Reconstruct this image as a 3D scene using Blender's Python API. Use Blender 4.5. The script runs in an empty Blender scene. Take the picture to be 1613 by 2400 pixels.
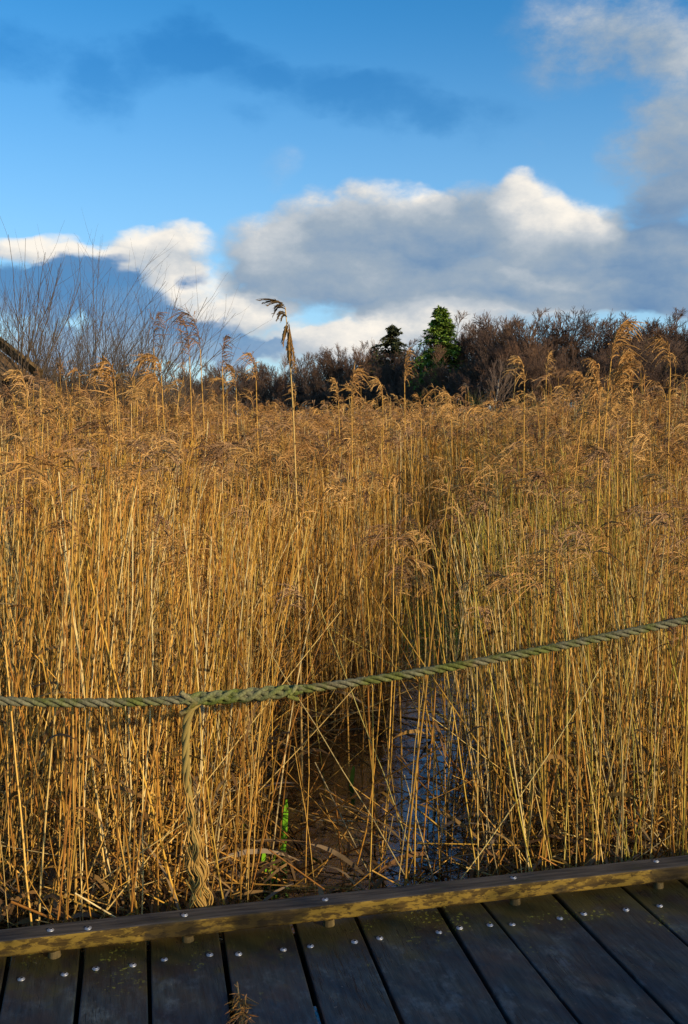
import bpy, math, random
import numpy as np
from mathutils import Vector

random.seed(7)
rng = np.random.default_rng(11)
scene = bpy.context.scene
COL = scene.collection
rad = math.radians

# ------------------------------------------------------------------ camera
F_PX, CX, CY, PITCH = 2300.0, 806.5, 1200.0, rad(4.85)      # measured on the 1613 x 2400 photograph
CAM = np.array([0.0, 0.0, 1.80])                            # eye height over the water (z = 0)
camd = bpy.data.cameras.new('camera')
camd.sensor_fit = 'VERTICAL'
camd.sensor_height = 36.0
camd.lens = F_PX / 2400.0 * 36.0
camd.clip_start = 0.05
camd.clip_end = 3000
cam = bpy.data.objects.new('camera', camd)
COL.objects.link(cam)
cam.location = CAM
cam.rotation_euler = (math.pi / 2 - PITCH, 0, 0)
scene.camera = cam

def ray(px, py):
    f = np.array([0, math.cos(PITCH), -math.sin(PITCH)])
    u = np.array([0, math.sin(PITCH), math.cos(PITCH)])
    return np.array([1.0, 0, 0]) * (px - CX) / F_PX + u * (CY - py) / F_PX + f

def on_z(px, py, z):
    d = ray(px, py)
    return CAM + d * (z - CAM[2]) / d[2]

def at_depth(px, py, y):
    d = ray(px, py)
    return CAM + d * y / d[1]

def D(v):
    return v * 1.02870                                       # overview pixels -> photograph pixels

def azel(px, py):
    d = ray(D(px), D(py)); d /= np.linalg.norm(d)
    return math.atan2(d[0], d[1]), math.asin(d[2])

# ------------------------------------------------------------------ sun and sky
SUN_EL, SUN_DIR = rad(17), Vector((0.80, -0.62, 0)).normalized()   # low winter sun behind the right shoulder
sun_vec = Vector((SUN_DIR.x * math.cos(SUN_EL), SUN_DIR.y * math.cos(SUN_EL), math.sin(SUN_EL)))
sd = bpy.data.lights.new('sun', 'SUN')
sd.energy = 5.0
sd.angle = rad(0.5)
sd.color = (1.0, 0.79, 0.49)
sun = bpy.data.objects.new('sun', sd)
COL.objects.link(sun)
sun.rotation_euler = (-sun_vec).to_track_quat('-Z', 'Y').to_euler()

scene.view_settings.view_transform = 'Standard'
scene.view_settings.look = 'None'
scene.view_settings.gamma = 1.0
scene.view_settings.exposure = 0.08

class NT:
    """Small helper to write node trees as expressions."""
    def __init__(self, tree):
        self.t = tree
    def node(self, kind, **kw):
        n = self.t.nodes.new(kind)
        for k, v in kw.items():
            setattr(n, k, v)
        return n
    def put(self, sock, v):
        if isinstance(v, bpy.types.NodeSocket):
            self.t.links.new(v, sock)
        elif v is not None:
            if hasattr(sock.default_value, '__len__') and not hasattr(v, '__len__'):
                v = [v] * len(sock.default_value)
            if hasattr(v, '__len__') and len(v) == 3 and len(sock.default_value) == 4:
                v = (*v, 1.0)
            sock.default_value = v
    def m(self, op, a=None, b=None, c=None, clamp=False):
        n = self.node('ShaderNodeMath', operation=op, use_clamp=clamp)
        for i, v in enumerate((a, b, c)):
            if v is not None:
                self.put(n.inputs[i], v)
        return n.outputs[0]
    def v(self, op, a=None, b=None, out=0):
        n = self.node('ShaderNodeVectorMath', operation=op)
        for i, x in enumerate((a, b)):
            if x is not None:
                self.put(n.inputs[i], x)
        return n.outputs['Value'] if op in ('DOT_PRODUCT', 'LENGTH', 'DISTANCE') else n.outputs[0]
    def mix(self, fac, a, b, mode='MIX'):
        n = self.node('ShaderNodeMix', data_type='RGBA', blend_type=mode)
        self.put(n.inputs[0], fac); self.put(n.inputs[6], a); self.put(n.inputs[7], b)
        return n.outputs[2]
    def step(self, x, lo, hi, a=0.0, b=1.0):
        n = self.node('ShaderNodeMapRange', interpolation_type='SMOOTHSTEP')
        for i, v in enumerate((x, lo, hi, a, b)):
            self.put(n.inputs[i], v)
        return n.outputs[0]
    def noise(self, vec, scale, detail=4, rough=0.55, color=False, dist=0.0):
        n = self.node('ShaderNodeTexNoise')
        if vec is not None:
            self.put(n.inputs['Vector'], vec)
        self.put(n.inputs['Scale'], scale); self.put(n.inputs['Detail'], detail)
        self.put(n.inputs['Roughness'], rough); self.put(n.inputs['Distortion'], dist)
        return n.outputs['Color'] if color else n.outputs['Fac']
    def ramp(self, fac, stops, interp='LINEAR'):
        n = self.node('ShaderNodeValToRGB')
        r = n.color_ramp
        r.interpolation = interp
        while len(r.elements) < len(stops):
            r.elements.new(0.5)
        for e, (p, c) in zip(r.elements, stops):
            e.position = p
            e.color = (*c, 1.0)
        self.put(n.inputs[0], fac)
        return n.outputs[0]
    def attr(self, name, out='Color'):
        n = self.node('ShaderNodeAttribute', attribute_name=name)
        return n.outputs[out]
    def coord(self, which='Object'):
        return self.node('ShaderNodeTexCoord').outputs[which]
    def scaled(self, vec, s, rz=0.0):
        n = self.node('ShaderNodeMapping')
        self.put(n.inputs['Vector'], vec)
        n.inputs['Scale'].default_value = s
        n.inputs['Rotation'].default_value = (0, 0, rz)
        return n.outputs[0]

SKY_STRENGTH = 0.10
world = bpy.data.worlds.new('World')
scene.world = world
world.use_nodes = True
world.node_tree.nodes.clear()
w = NT(world.node_tree)
sky = w.node('ShaderNodeTexSky', sky_type='NISHITA')
sky.sun_disc = False
sky.sun_elevation = SUN_EL
sky.sun_rotation = math.atan2(SUN_DIR.x, SUN_DIR.y)
sky.air_density = 1.0
sky.dust_density = 0.6
sky.ozone_density = 3.0
hsv = w.node('ShaderNodeHueSaturation')
hsv.inputs['Hue'].default_value = 0.499
hsv.inputs['Saturation'].default_value = 1.34
hsv.inputs['Value'].default_value = 1.75
w.put(hsv.inputs['Color'], sky.outputs[0])
skycol = hsv.outputs[0]
dirv = w.coord('Generated')  # direction of view, so the sky stays put when the camera moves
sep = w.node('ShaderNodeSeparateXYZ'); w.put(sep.inputs[0], dirv)
az = w.m('ARCTAN2', sep.outputs[0], sep.outputs[1])
el = w.m('ARCSINE', sep.outputs[2])
comb = w.node('ShaderNodeCombineXYZ'); w.put(comb.inputs[0], az); w.put(comb.inputs[1], el)
uv = comb.outputs[0]
nz = w.v('MULTIPLY', dirv, (1.0, 1.0, 1.7))
n_warp = w.noise(nz, 7.0, 5, 0.55, color=True)
n_fine = w.noise(nz, 13.0, 9, 0.64)
n_broad = w.noise(nz, 5.0, 5, 0.6)
warp = w.v('MULTIPLY', w.v('SUBTRACT', n_warp, (0.5, 0.5, 0.5)), (0.11, 0.085, 0.0))
uvw = w.v('ADD', uv, warp)

def field(blobs, shaded):
    """Sum of soft ellipses given in overview pixels (x, y, rx, ry, weight, whiteness); lit from the upper right."""
    tot, lit = None, None
    for (x, y, rx, ry, wt, wh) in blobs:
        a, e = azel(x, y)
        s = F_PX / 1.0287
        d = w.v('MULTIPLY', w.v('SUBTRACT', uvw, (a, e, 0)), (s / rx, s / ry, 0))
        b = w.m('MULTIPLY_ADD', w.v('DOT_PRODUCT', d, d), -1.0, 1.0, clamp=True)
        if wt != 1.0:
            b = w.m('MULTIPLY', b, wt)
        tot = b if tot is None else w.m('ADD', tot, b)
        if shaded:
            l = w.m('ADD', w.v('DOT_PRODUCT', d, (0.30, 0.62, 0)), wh)
            l = w.m('MULTIPLY', l, b)
            lit = l if lit is None else w.m('ADD', lit, l)
    return tot, lit

PUFFS = [   # x, y, rx, ry, weight, whiteness
    (600, 585, 130, 95, 1, .10), (740, 560, 150, 120, 1, -.15), (895, 470, 120, 95, 1, .30), (880, 570, 200, 110, 1, -.40),
    (1050, 500, 150, 110, 1, -.45), (1090, 600, 240, 110, 1, -.30), (1200, 470, 110, 100, 1, .45), (1320, 510, 120, 85, 1, .50),
    (1280, 560, 150, 80, 1, .25), (1180, 410, 60, 45, .6, .4), (1400, 590, 160, 80, 1, -.35), (1510, 610, 140, 100, 1, -.70),
    (760, 660, 260, 70, 1, -.05), (1050, 680, 320, 60, 1, -.15), (1380, 680, 300, 50, .9, -.55), (1530, 470, 140, 110, .9, -.65),
    (1560, 210, 150, 160, .55, -.25), (1360, 80, 220, 120, .36, -.2), (1520, 350, 140, 110, .62, -.45), (1480, 50, 150, 110, .36, -.3),
    (60, 575, 130, 40, 1, .70), (190, 600, 90, 30, .7, .70), (310, 590, 110, 60, 1, .45), (400, 580, 90, 70, 1, .35), (430, 660, 130, 70, 1, .75),
    (560, 720, 150, 55, 1, .55), (760, 770, 180, 40, .7, .6), (640, 390, 70, 50, .15, .2), (1220, 320, 40, 30, .18, .1),
    (720, 800, 240, 50, .9, .40), (1000, 740, 330, 50, .6, .25), (1480, 700, 260, 40, .7, -.1), (120, 800, 300, 60, .6, .3), (950, 760, 250, 50, .5, .6), (1250, 730, 200, 40, .5, .2),
]
DARKS = [(40, 680, 170, 75, 1.2, 0), (130, 640, 90, 45, 1.2, 0), (220, 660, 90, 65, 1.3, 0), (300, 700, 120, 75, 1.3, 0), (400, 755, 140, 60, 1.3, 0), (510, 790, 130, 40, 1.1, 0), (590, 800, 110, 30, .9, 0), (455, 634, 44, 26, .62, 0),
         (200, 800, 260, 60, 1.2, 0)]
STREAKS = [(60, 120, 200, 80, 1, 0), (330, 150, 150, 70, 1, 0), (460, 100, 120, 65, 1, 0), (580, 160, 150, 70, 1, 0), (720, 210, 170, 65, 1, 0),
           (890, 250, 180, 60, 1, 0), (230, 230, 90, 90, .7, 0), (560, 275, 90, 35, .6, 0), (1080, 260, 160, 60, .5, 0)]
ptot, plit = field(PUFFS, True)
stot, _ = field(STREAKS, False)
def frayed(tot, amp, bias):
    return w.m('ADD', tot, w.m('MULTIPLY', w.m('MULTIPLY_ADD', n_fine, amp, -bias), w.m('MULTIPLY', tot, 3.0, clamp=True)))
dens = frayed(ptot, 1.9, 0.95)
alpha = w.step(dens, 0.0, 0.98)
skycol = w.mix(w.step(el, .42, .06, 0, .50), skycol, tuple(v / SKY_STRENGTH for v in (.36, .60, .88)))
tone = w.m('DIVIDE', plit, w.m('ADD', ptot, 0.15))
tone = w.m('ADD', tone, w.m('MULTIPLY_ADD', n_fine, 1.3, -0.68))
tone = w.m('ADD', tone, w.m('MULTIPLY_ADD', n_broad, 0.6, -0.30))
cl = w.ramp(w.m('MULTIPLY_ADD', tone, 0.5, 0.5), [(0.0, (.10, .22, .42)), (.22, (.20, .31, .46)), (.42, (.32, .40, .49)), (.62, (.53, .57, .61)), (.84, (.94, .88, .79))])
cl = w.v('MULTIPLY', cl, (1 / SKY_STRENGTH,) * 3)
salpha = w.step(frayed(stot, 2.0, 1.0), 0.0, 1.3, 0.0, 0.56)
col = w.mix(salpha, skycol, w.v('MULTIPLY', skycol, (0.22, 0.56, 0.72)))
col = w.mix(alpha, col, cl)
dtot, _ = field(DARKS, False)
dalpha = w.step(frayed(dtot, 2.1, 1.05), .06, .85, 0, .95)
dcol = w.mix(w.step(w.m('ADD', el, w.m('MULTIPLY_ADD', n_fine, .16, -.08)), .04, .15), (.30, .42, .56), (.085, .235, .47))
col = w.mix(dalpha, col, w.v('MULTIPLY', dcol, (1 / SKY_STRENGTH,) * 3))
bg = w.node('ShaderNodeBackground')
w.put(bg.inputs[0], col); bg.inputs[1].default_value = SKY_STRENGTH
wo = w.node('ShaderNodeOutputWorld')
w.t.links.new(bg.outputs[0], wo.inputs[0])
world.cycles.sampling_method = 'MANUAL'
world.cycles.sample_map_resolution = 512

# ------------------------------------------------------------------ object helpers
def tag(o, label=None, cat=None, group=None, kind=None):
    for k, v in (('label', label), ('category', cat), ('group', group), ('kind', kind)):
        if v:
            o[k] = v
    return o

def empty(name, loc, label, cat, group=None):
    o = bpy.data.objects.new(name, None)
    COL.objects.link(o)
    o.location = loc
    o.empty_display_size = 0.05
    return tag(o, label, cat, group)

class MB:
    """Collects geometry as numpy blocks: verts, quads, triangles, per-vertex tint and length along the strand."""
    def __init__(self):
        self.V, self.Q, self.T, self.C, self.L, self.QM, self.TM, self.n = [], [], [], [], [], [], [], 0
    def add(self, v, quads=None, tris=None, tint=(1, 1, 1), ln=0.0, mat=0):
        v = np.asarray(v, float).reshape(-1, 3)
        if quads is not None and len(quads):
            q = np.asarray(quads, int).reshape(-1, 4) + self.n
            self.Q.append(q); self.QM.append(np.full(len(q), mat))
        if tris is not None and len(tris):
            t = np.asarray(tris, int).reshape(-1, 3) + self.n
            self.T.append(t); self.TM.append(np.full(len(t), mat))
        self.V.append(v)
        self.C.append(np.broadcast_to(np.asarray(tint, float), (len(v), 3)))
        self.L.append(np.broadcast_to(np.asarray(ln, float), (len(v),)))
        self.n += len(v)
        return self
    def build(self, name, mats, parent=None, smooth=True, origin=None):
        me = bpy.data.meshes.new(name)
        V = np.concatenate(self.V) if self.V else np.zeros((0, 3))
        if origin is not None:
            V = V - np.asarray(origin)
        Q = np.concatenate(self.Q) if self.Q else np.zeros((0, 4), int)
        T = np.concatenate(self.T) if self.T else np.zeros((0, 3), int)
        loops = np.concatenate([Q.ravel(), T.ravel()]).astype(np.int32)
        me.vertices.add(len(V)); me.vertices.foreach_set('co', V.astype(np.float32).ravel())
        me.loops.add(len(loops)); me.loops.foreach_set('vertex_index', loops)
        nq, nt = len(Q), len(T)
        me.polygons.add(nq + nt)
        starts = np.concatenate([np.arange(nq) * 4, nq * 4 + np.arange(nt) * 3]).astype(np.int32)
        me.polygons.foreach_set('loop_start', starts)
        me.polygons.foreach_set('loop_total', np.concatenate([np.full(nq, 4), np.full(nt, 3)]).astype(np.int32))
        mi = np.concatenate([*self.QM, *self.TM]) if (self.QM or self.TM) else np.zeros(0)
        me.polygons.foreach_set('material_index', mi.astype(np.int32))
        me.polygons.foreach_set('use_smooth', np.full(nq + nt, smooth))
        C = np.concatenate(self.C); a = me.attributes.new('tint', 'FLOAT_COLOR', 'POINT')
        a.data.foreach_set('color', np.concatenate([C, np.ones((len(C), 1))], 1).astype(np.float32).ravel())
        a = me.attributes.new('along', 'FLOAT', 'POINT')
        a.data.foreach_set('value', np.concatenate(self.L).astype(np.float32))
        me.update(calc_edges=True)
        for m in (mats if isinstance(mats, (list, tuple)) else [mats]):
            me.materials.append(m)
        o = bpy.data.objects.new(name, me)
        COL.objects.link(o)
        if parent is not None:
            o.parent = parent
        if origin is not None and parent is None:
            o.location = origin
        return o

def unit(v):
    return v / np.maximum(np.linalg.norm(v, axis=-1, keepdims=True), 1e-9)

def tubes(mb, P, R, sides=4, tint=(1, 1, 1), mat=0, cap=False, ln=None):
    """P (S,K,3) centre lines, R (S,K) radii."""
    P = np.asarray(P, float); R = np.asarray(R, float)
    if P.ndim == 2:
        P, R = P[None], R[None]
    S, K = P.shape[:2]
    T = unit(np.gradient(P, axis=1))
    ref = np.where(np.abs(T[..., 0:1]) > 0.8, np.array([0, 1.0, 0]), np.array([1.0, 0, 0]))
    if K > 12:                       # long curves: keep one reference per line so that rings do not flip
        ref = np.broadcast_to(np.where(np.abs(T[:, :1, 0:1]) > 0.8, np.array([0, 1.0, 0.02]), np.array([1.0, 0.02, 0])), T.shape)
    A = unit(np.cross(T, ref)); B = np.cross(T, A)
    ang = np.arange(sides) / sides * 2 * np.pi
    V = P[:, :, None] + R[:, :, None, None] * (A[:, :, None] * np.cos(ang)[:, None] + B[:, :, None] * np.sin(ang)[:, None])
    idx = np.arange(S * K * sides).reshape(S, K, sides)
    a = idx[:, :-1]; b = idx[:, 1:]
    q = np.stack([a, np.roll(a, -1, 2), np.roll(b, -1, 2), b], -1).reshape(-1, 4)
    tint = np.asarray(tint, float)
    if tint.ndim == 2:
        tint = np.repeat(tint, K * sides, 0)
    elif tint.ndim == 3:
        tint = np.repeat(tint.reshape(-1, 3), sides, 0)
    if ln is None:
        ln = np.concatenate([np.zeros((S, 1)), np.cumsum(np.linalg.norm(np.diff(P, axis=1), axis=-1), 1)], 1)
    mb.add(V, q, None, tint, np.repeat(np.asarray(ln).reshape(-1), sides), mat)
    if cap:
        for s in range(S):
            for k, flip in ((0, True), (K - 1, False)):
                ring = V[s, k]; c = ring.mean(0)
                n = np.arange(sides)
                t = np.stack([np.full(sides, sides), n, (n + 1) % sides], 1)
                tt = tint if tint.ndim == 1 else tint[(s * K + k) * sides]
                mb.add(np.concatenate([ring, c[None]]), None, t[:, ::-1] if flip else t, tt, 0, mat)

def ribbons(mb, P, W, side, tint=(1, 1, 1), mat=0):
    """P (S,K,3), W (S,K) half widths, side (S,3) or (S,K,3) sideways direction."""
    S, K = P.shape[:2]
    if side.ndim == 2:
        side = np.broadcast_to(side[:, None], P.shape)
    T = unit(np.gradient(P, axis=1))
    sd_ = unit(side - T * (side * T).sum(-1, keepdims=True))
    V = np.stack([P - sd_ * W[..., None], P + sd_ * W[..., None]], 2)
    idx = np.arange(S * K * 2).reshape(S, K, 2)
    q = np.stack([idx[:, :-1, 0], idx[:, :-1, 1], idx[:, 1:, 1], idx[:, 1:, 0]], -1).reshape(-1, 4)
    tint = np.asarray(tint, float)
    if tint.ndim == 2:
        tint = np.repeat(tint, K * 2, 0)
    mb.add(V, q, None, tint, 0, mat)

def box(mb, c, ax, ay, az_, tint=(1, 1, 1), mat=0):
    """Box from centre and three half-axis vectors."""
    c, ax, ay, az_ = (np.asarray(t, float) for t in (c, ax, ay, az_))
    v = [c + sx * ax + sy * ay + sz * az_ for sx in (-1, 1) for sy in (-1, 1) for sz in (-1, 1)]
    q = [(0, 1, 3, 2), (4, 6, 7, 5), (0, 4, 5, 1), (2, 3, 7, 6), (0, 2, 6, 4), (1, 5, 7, 3)]
    mb.add(v, q, None, tint, 0, mat)

def bevel(o, width, seg=2):
    m = o.modifiers.new('bevel', 'BEVEL')
    m.width = width; m.segments = seg; m.limit_method = 'ANGLE'
    return o

# ------------------------------------------------------------------ materials
def material(name, build, rough=0.7, spec=0.3):
    mt = bpy.data.materials.new(name)
    mt.use_nodes = True
    nt = NT(mt.node_tree)
    p = mt.node_tree.nodes['Principled BSDF']
    p.inputs['Roughness'].default_value = rough
    p.inputs['Specular IOR Level'].default_value = spec
    build(nt, p)
    return mt

def bump(nt, p, height, strength=0.4, dist=0.01):
    b = nt.node('ShaderNodeBump')
    b.inputs['Strength'].default_value = strength
    b.inputs['Distance'].default_value = dist
    nt.put(b.inputs['Height'], height)
    nt.put(p.inputs['Normal'], b.outputs[0])

YAW = rad(12.91)
A_DIR = np.array([-math.sin(YAW), math.cos(YAW), 0])         # along the planks, away from the camera
B_DIR = np.array([math.cos(YAW), math.sin(YAW), 0])          # along the rail, to the right
Z = np.array([0, 0, 1.0])

def m_stem(nt, p):
    t = nt.attr('tint'); al = nt.attr('along', 'Fac')
    fr = nt.m('FRACT', nt.m('DIVIDE', al, 0.16))
    ring = nt.m('MULTIPLY', nt.step(nt.m('ABSOLUTE', nt.m('SUBTRACT', fr, 0.5)), 0.445, 0.48), 0.8)
    sheath = nt.step(fr, 0.58, 0.64)
    c = nt.mix(ring, t, (0.09, 0.05, 0.02))
    c = nt.mix(nt.m('MULTIPLY', sheath, 0.25), c, nt.v('MULTIPLY', t, (1.25, 1.2, 1.1)))
    ob = nt.coord('Object')
    n = nt.noise(nt.scaled(ob, (60, 60, 6)), 1.0, 3)
    c = nt.mix(nt.step(n, 0.55, 0.75, 0, 0.35), c, nt.v('MULTIPLY', t, (0.55, 0.42, 0.35)))
    nt.put(p.inputs['Base Color'], c)

def m_tint(nt, p):
    nt.put(p.inputs['Base Color'], nt.attr('tint'))

def m_bark(nt, p):
    t = nt.attr('tint')
    n = nt.noise(nt.coord('Object'), 6.0, 3)
    nt.put(p.inputs['Base Color'], nt.mix(nt.step(n, 0.35, 0.7), nt.v('MULTIPLY', t, (.7, .7, .7)), nt.v('MULTIPLY', t, (1.25, 1.2, 1.15))))

def m_deck(nt, p):
    ob = nt.coord('Object')
    g = nt.scaled(ob, (1, 1, 1), -YAW)                         # x across the plank, y along it
    info = nt.node('ShaderNodeObjectInfo').outputs['Random']
    off = nt.node('ShaderNodeCombineXYZ'); nt.put(off.inputs[0], nt.m('MULTIPLY', info, 30)); nt.put(off.inputs[1], nt.m('MULTIPLY', info, 17))
    g = nt.v('ADD', g, off.outputs[0])
    grain = nt.noise(nt.v('MULTIPLY', g, (70, 9, 20)), 1.0, 4, 0.6)
    blot = nt.noise(nt.v('MULTIPLY', g, (7, 4, 5)), 1.0, 5, 0.6)
    big = nt.noise(ob, 4.2, 5, 0.65)
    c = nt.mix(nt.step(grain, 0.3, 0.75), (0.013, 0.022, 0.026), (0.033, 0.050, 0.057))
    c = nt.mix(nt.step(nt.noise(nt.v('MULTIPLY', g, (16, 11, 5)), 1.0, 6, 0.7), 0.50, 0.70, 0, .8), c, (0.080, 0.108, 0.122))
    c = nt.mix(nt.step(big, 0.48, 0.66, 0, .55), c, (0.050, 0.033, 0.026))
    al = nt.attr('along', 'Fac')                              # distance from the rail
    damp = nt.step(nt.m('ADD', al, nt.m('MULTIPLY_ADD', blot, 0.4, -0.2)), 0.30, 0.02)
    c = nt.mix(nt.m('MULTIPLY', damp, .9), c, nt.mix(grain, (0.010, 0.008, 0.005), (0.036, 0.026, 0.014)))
    moss = nt.noise(ob, 9.0, 5, 0.65)
    edge = nt.step(nt.m('ADD', al, nt.m('MULTIPLY_ADD', moss, -0.9, 0.45)), 0.16, 0.02)
    c = nt.mix(nt.m('MULTIPLY', edge, .55), c, (0.045, 0.042, 0.008))
    sp = nt.noise(ob, 95.0, 2, 0.5)
    fleck = nt.m('MULTIPLY', nt.m('MULTIPLY', nt.step(sp, 0.60, 0.66), nt.step(nt.noise(ob, 5.5, 3), .50, .60)), nt.step(nt.m('ADD', al, nt.m('MULTIPLY_ADD', moss, -1.3, 0.65)), 0.24, 0.04))
    c = nt.mix(fleck, c, (0.20, 0.20, 0.03))
    dots = nt.step(nt.noise(ob, 85.0, 2, 0.4), 0.755, 0.78)
    c = nt.mix(nt.m('MULTIPLY', dots, .8), c, (0.14, 0.13, 0.11))
    crack = nt.noise(nt.v('MULTIPLY', g, (42, 1.6, 9)), 1.0, 3, 0.6)
    crack = nt.step(nt.m('ABSOLUTE', nt.m('SUBTRACT', crack, 0.5)), 0.012, 0.0, 0, .8)
    crack = nt.m('MULTIPLY', crack, nt.step(nt.noise(g, 3.0, 2), .50, .60))
    c = nt.mix(crack, c, (0.004, 0.004, 0.005))
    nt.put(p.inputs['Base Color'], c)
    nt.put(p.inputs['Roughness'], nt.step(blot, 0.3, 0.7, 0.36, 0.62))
    grain = nt.m('SUBTRACT', grain, nt.m('MULTIPLY', crack, 1.5))
    bump(nt, p, nt.m('ADD', grain, nt.m('MULTIPLY', blot, .7)), 0.5, 0.004)

def m_rail(nt, p):
    ob = nt.coord('Object')
    g = nt.scaled(ob, (1, 1, 1), -YAW)
    grain = nt.noise(nt.v('MULTIPLY', g, (6, 90, 90)), 1.0, 4, 0.6)
    blot = nt.noise(nt.v('MULTIPLY', g, (9, 22, 22)), 1.0, 5, 0.65)
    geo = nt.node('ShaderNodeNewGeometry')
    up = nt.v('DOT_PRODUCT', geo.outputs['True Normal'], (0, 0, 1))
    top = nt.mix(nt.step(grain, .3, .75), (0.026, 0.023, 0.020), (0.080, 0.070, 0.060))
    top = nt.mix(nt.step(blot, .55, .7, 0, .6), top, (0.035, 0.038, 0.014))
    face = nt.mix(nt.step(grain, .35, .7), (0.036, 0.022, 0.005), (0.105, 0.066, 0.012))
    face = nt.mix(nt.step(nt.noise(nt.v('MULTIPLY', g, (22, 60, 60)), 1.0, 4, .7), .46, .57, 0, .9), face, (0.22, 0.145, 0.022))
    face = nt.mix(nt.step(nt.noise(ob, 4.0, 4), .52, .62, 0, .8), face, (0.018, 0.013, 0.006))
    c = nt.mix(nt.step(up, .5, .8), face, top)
    nt.put(p.inputs['Base Color'], c)
    bump(nt, p, nt.m('ADD', grain, blot), 0.5, 0.004)

def m_rope(nt, p):
    ob = nt.coord('Object')
    yarn = nt.attr('tint')
    n = nt.noise(ob, 9.0, 4)
    f = nt.noise(ob, 160.0, 3)
    c = nt.mix(nt.step(n, .40, .60), (0.115, 0.112, 0.070), (0.085, 0.098, 0.026))
    c = nt.mix(nt.step(nt.noise(ob, 5.0, 3), .56, .68, 0, .6), c, (0.17, 0.115, 0.05))
    c = nt.mix(nt.step(f, .35, .7, 0, .65), nt.v('MULTIPLY', c, (1.5, 1.45, 1.4)), nt.v('MULTIPLY', c, (.45, .45, .45)))
    c = nt.v('MULTIPLY', c, yarn)
    nt.put(p.inputs['Base Color'], c)
    bump(nt, p, f, 0.7, 0.003)

def m_plainwood(nt, p):
    ob = nt.coord('Object')
    n = nt.noise(nt.scaled(ob, (30, 30, 5)), 1.0, 4)
    t = nt.attr('tint')
    nt.put(p.inputs['Base Color'], nt.mix(nt.step(n, .3, .7), nt.v('MULTIPLY', t, (.5, .48, .45)), nt.v('MULTIPLY', t, (1.3, 1.25, 1.2))))
    bump(nt, p, n, 0.5, 0.01)

def m_metal(nt, p):
    p.inputs['Metallic'].default_value = 0.85
    n = nt.noise(nt.coord('Object'), 300.0, 3)
    nt.put(p.inputs['Base Color'], nt.mix(n, (0.25, 0.26, 0.28), (0.60, 0.62, 0.66)))
    p.inputs['Roughness'].default_value = 0.55

def m_hole(nt, p):
    p.inputs['Base Color'].default_value = (0.012, 0.012, 0.013, 1)

def m_water(nt, p):
    ob = nt.coord('Object')
    p.inputs['Base Color'].default_value = (0.006, 0.005, 0.004, 1)
    p.inputs['Roughness'].default_value = 0.03
    p.inputs['IOR'].default_value = 2.3
    p.inputs['Specular IOR Level'].default_value = 0.6
    bump(nt, p, nt.noise(ob, 9.0, 4), 0.22, 0.02)

def m_mud(nt, p):
    n = nt.noise(nt.coord('Object'), 5.0, 6, .65)
    nt.put(p.inputs['Base Color'], nt.mix(n, (0.012, 0.009, 0.005), (0.05, 0.035, 0.018)))

M_STEM = material('reed_stem', m_stem, 0.6, 0.12)
M_TINT = material('dry_plume', m_tint, 0.85, 0.1)
M_LEAF = material('dry_leaf', m_stem, 0.7, 0.2)
M_GREEN = material('green_leaf', m_tint, 0.5, 0.4)
M_BARK = material('bark', m_bark, 0.9, 0.1)
M_TWIG = material('twig', m_tint, 0.9, 0.1)
M_NEEDLE = material('needles', m_tint, 0.8, 0.1)
M_DECK = material('wet_boards', m_deck, 0.5, 0.35)
M_RAIL = material('mossy_rail', m_rail, 0.75, 0.25)
M_ROPE = material('rope_fibre', m_rope, 0.9, 0.1)
M_WOOD = material('weathered_wood', m_plainwood, 0.85, 0.15)
M_METAL = material('zinc', m_metal)
M_HOLE = material('screw_recess', m_hole)
M_WATER = material('dark_water', m_water)
M_MUD = material('mud', m_mud, 0.95, 0.1)

# ------------------------------------------------------------------ setting: ground and water
g = MB().add([(-900, -900, -.06), (900, -900, -.06), (900, 900, -.06), (-900, 900, -.06)], [(0, 1, 2, 3)])
tag(g.build('ground', M_MUD), kind='structure')
g = MB().add([(-16, -9, 0), (16, -9, 0), (16, 16, 0), (-16, 16, 0)], [(0, 1, 2, 3)])
tag(g.build('water', M_WATER), kind='structure')

# ------------------------------------------------------------------ boardwalk
DECK = 0.35
def r7(x, y): return (x * .5166, 1950 + y * .5166)
def r8(x, y): return (800 + x * .5185, 1950 + y * .5184)
def ab(p):                                                   # world point -> (along rail, along plank)
    return np.array([p @ B_DIR, p @ A_DIR])
def from_ab(a, b, z):
    return B_DIR * a + A_DIR * b + Z * z
RAIL_L = on_z(0, 2245.5, DECK + 0.022); RAIL_R = on_z(1613, 2061.5, DECK + 0.022)
RB = 0.5 * (ab(RAIL_L)[1] + ab(RAIL_R)[1])                    # the rail's front face, along the plank axis
GAPS = [(r7(375, 540), r7(345, 871)), (r7(675, 500), r7(685, 871)), (r7(1003, 465), r7(1060, 871)), (r7(1335, 430), r7(1460, 871)),
        (r8(75, 395), r8(285, 868)), (r8(450, 350), r8(760, 868)), (r8(645, 335), r8(1085, 868)), (r8(965, 290), r8(1520, 868)), (r8(1280, 255), r8(1568, 510)),
        (r7(38, 575), r7(0, 770))]
FAR, NEAR = RB + 0.13, RB - 2.6
lines = []
for t, b in GAPS:
    p, q = ab(on_z(*t, DECK)), ab(on_z(*b, DECK))
    k = (q[0] - p[0]) / (q[1] - p[1])
    lines.append((p[0] + k * (FAR - p[1]), p[0] + k * (NEAR - p[1])))
lines.sort()
for s in (1, -1):                                            # boards beyond both sides of the photograph
    for _ in range(6):
        e = lines[-1] if s > 0 else lines[0]
        step = s * random.uniform(.19, .23)
        (lines.append if s > 0 else lambda v: lines.insert(0, v))((e[0] + step, e[1] + step))
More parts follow.
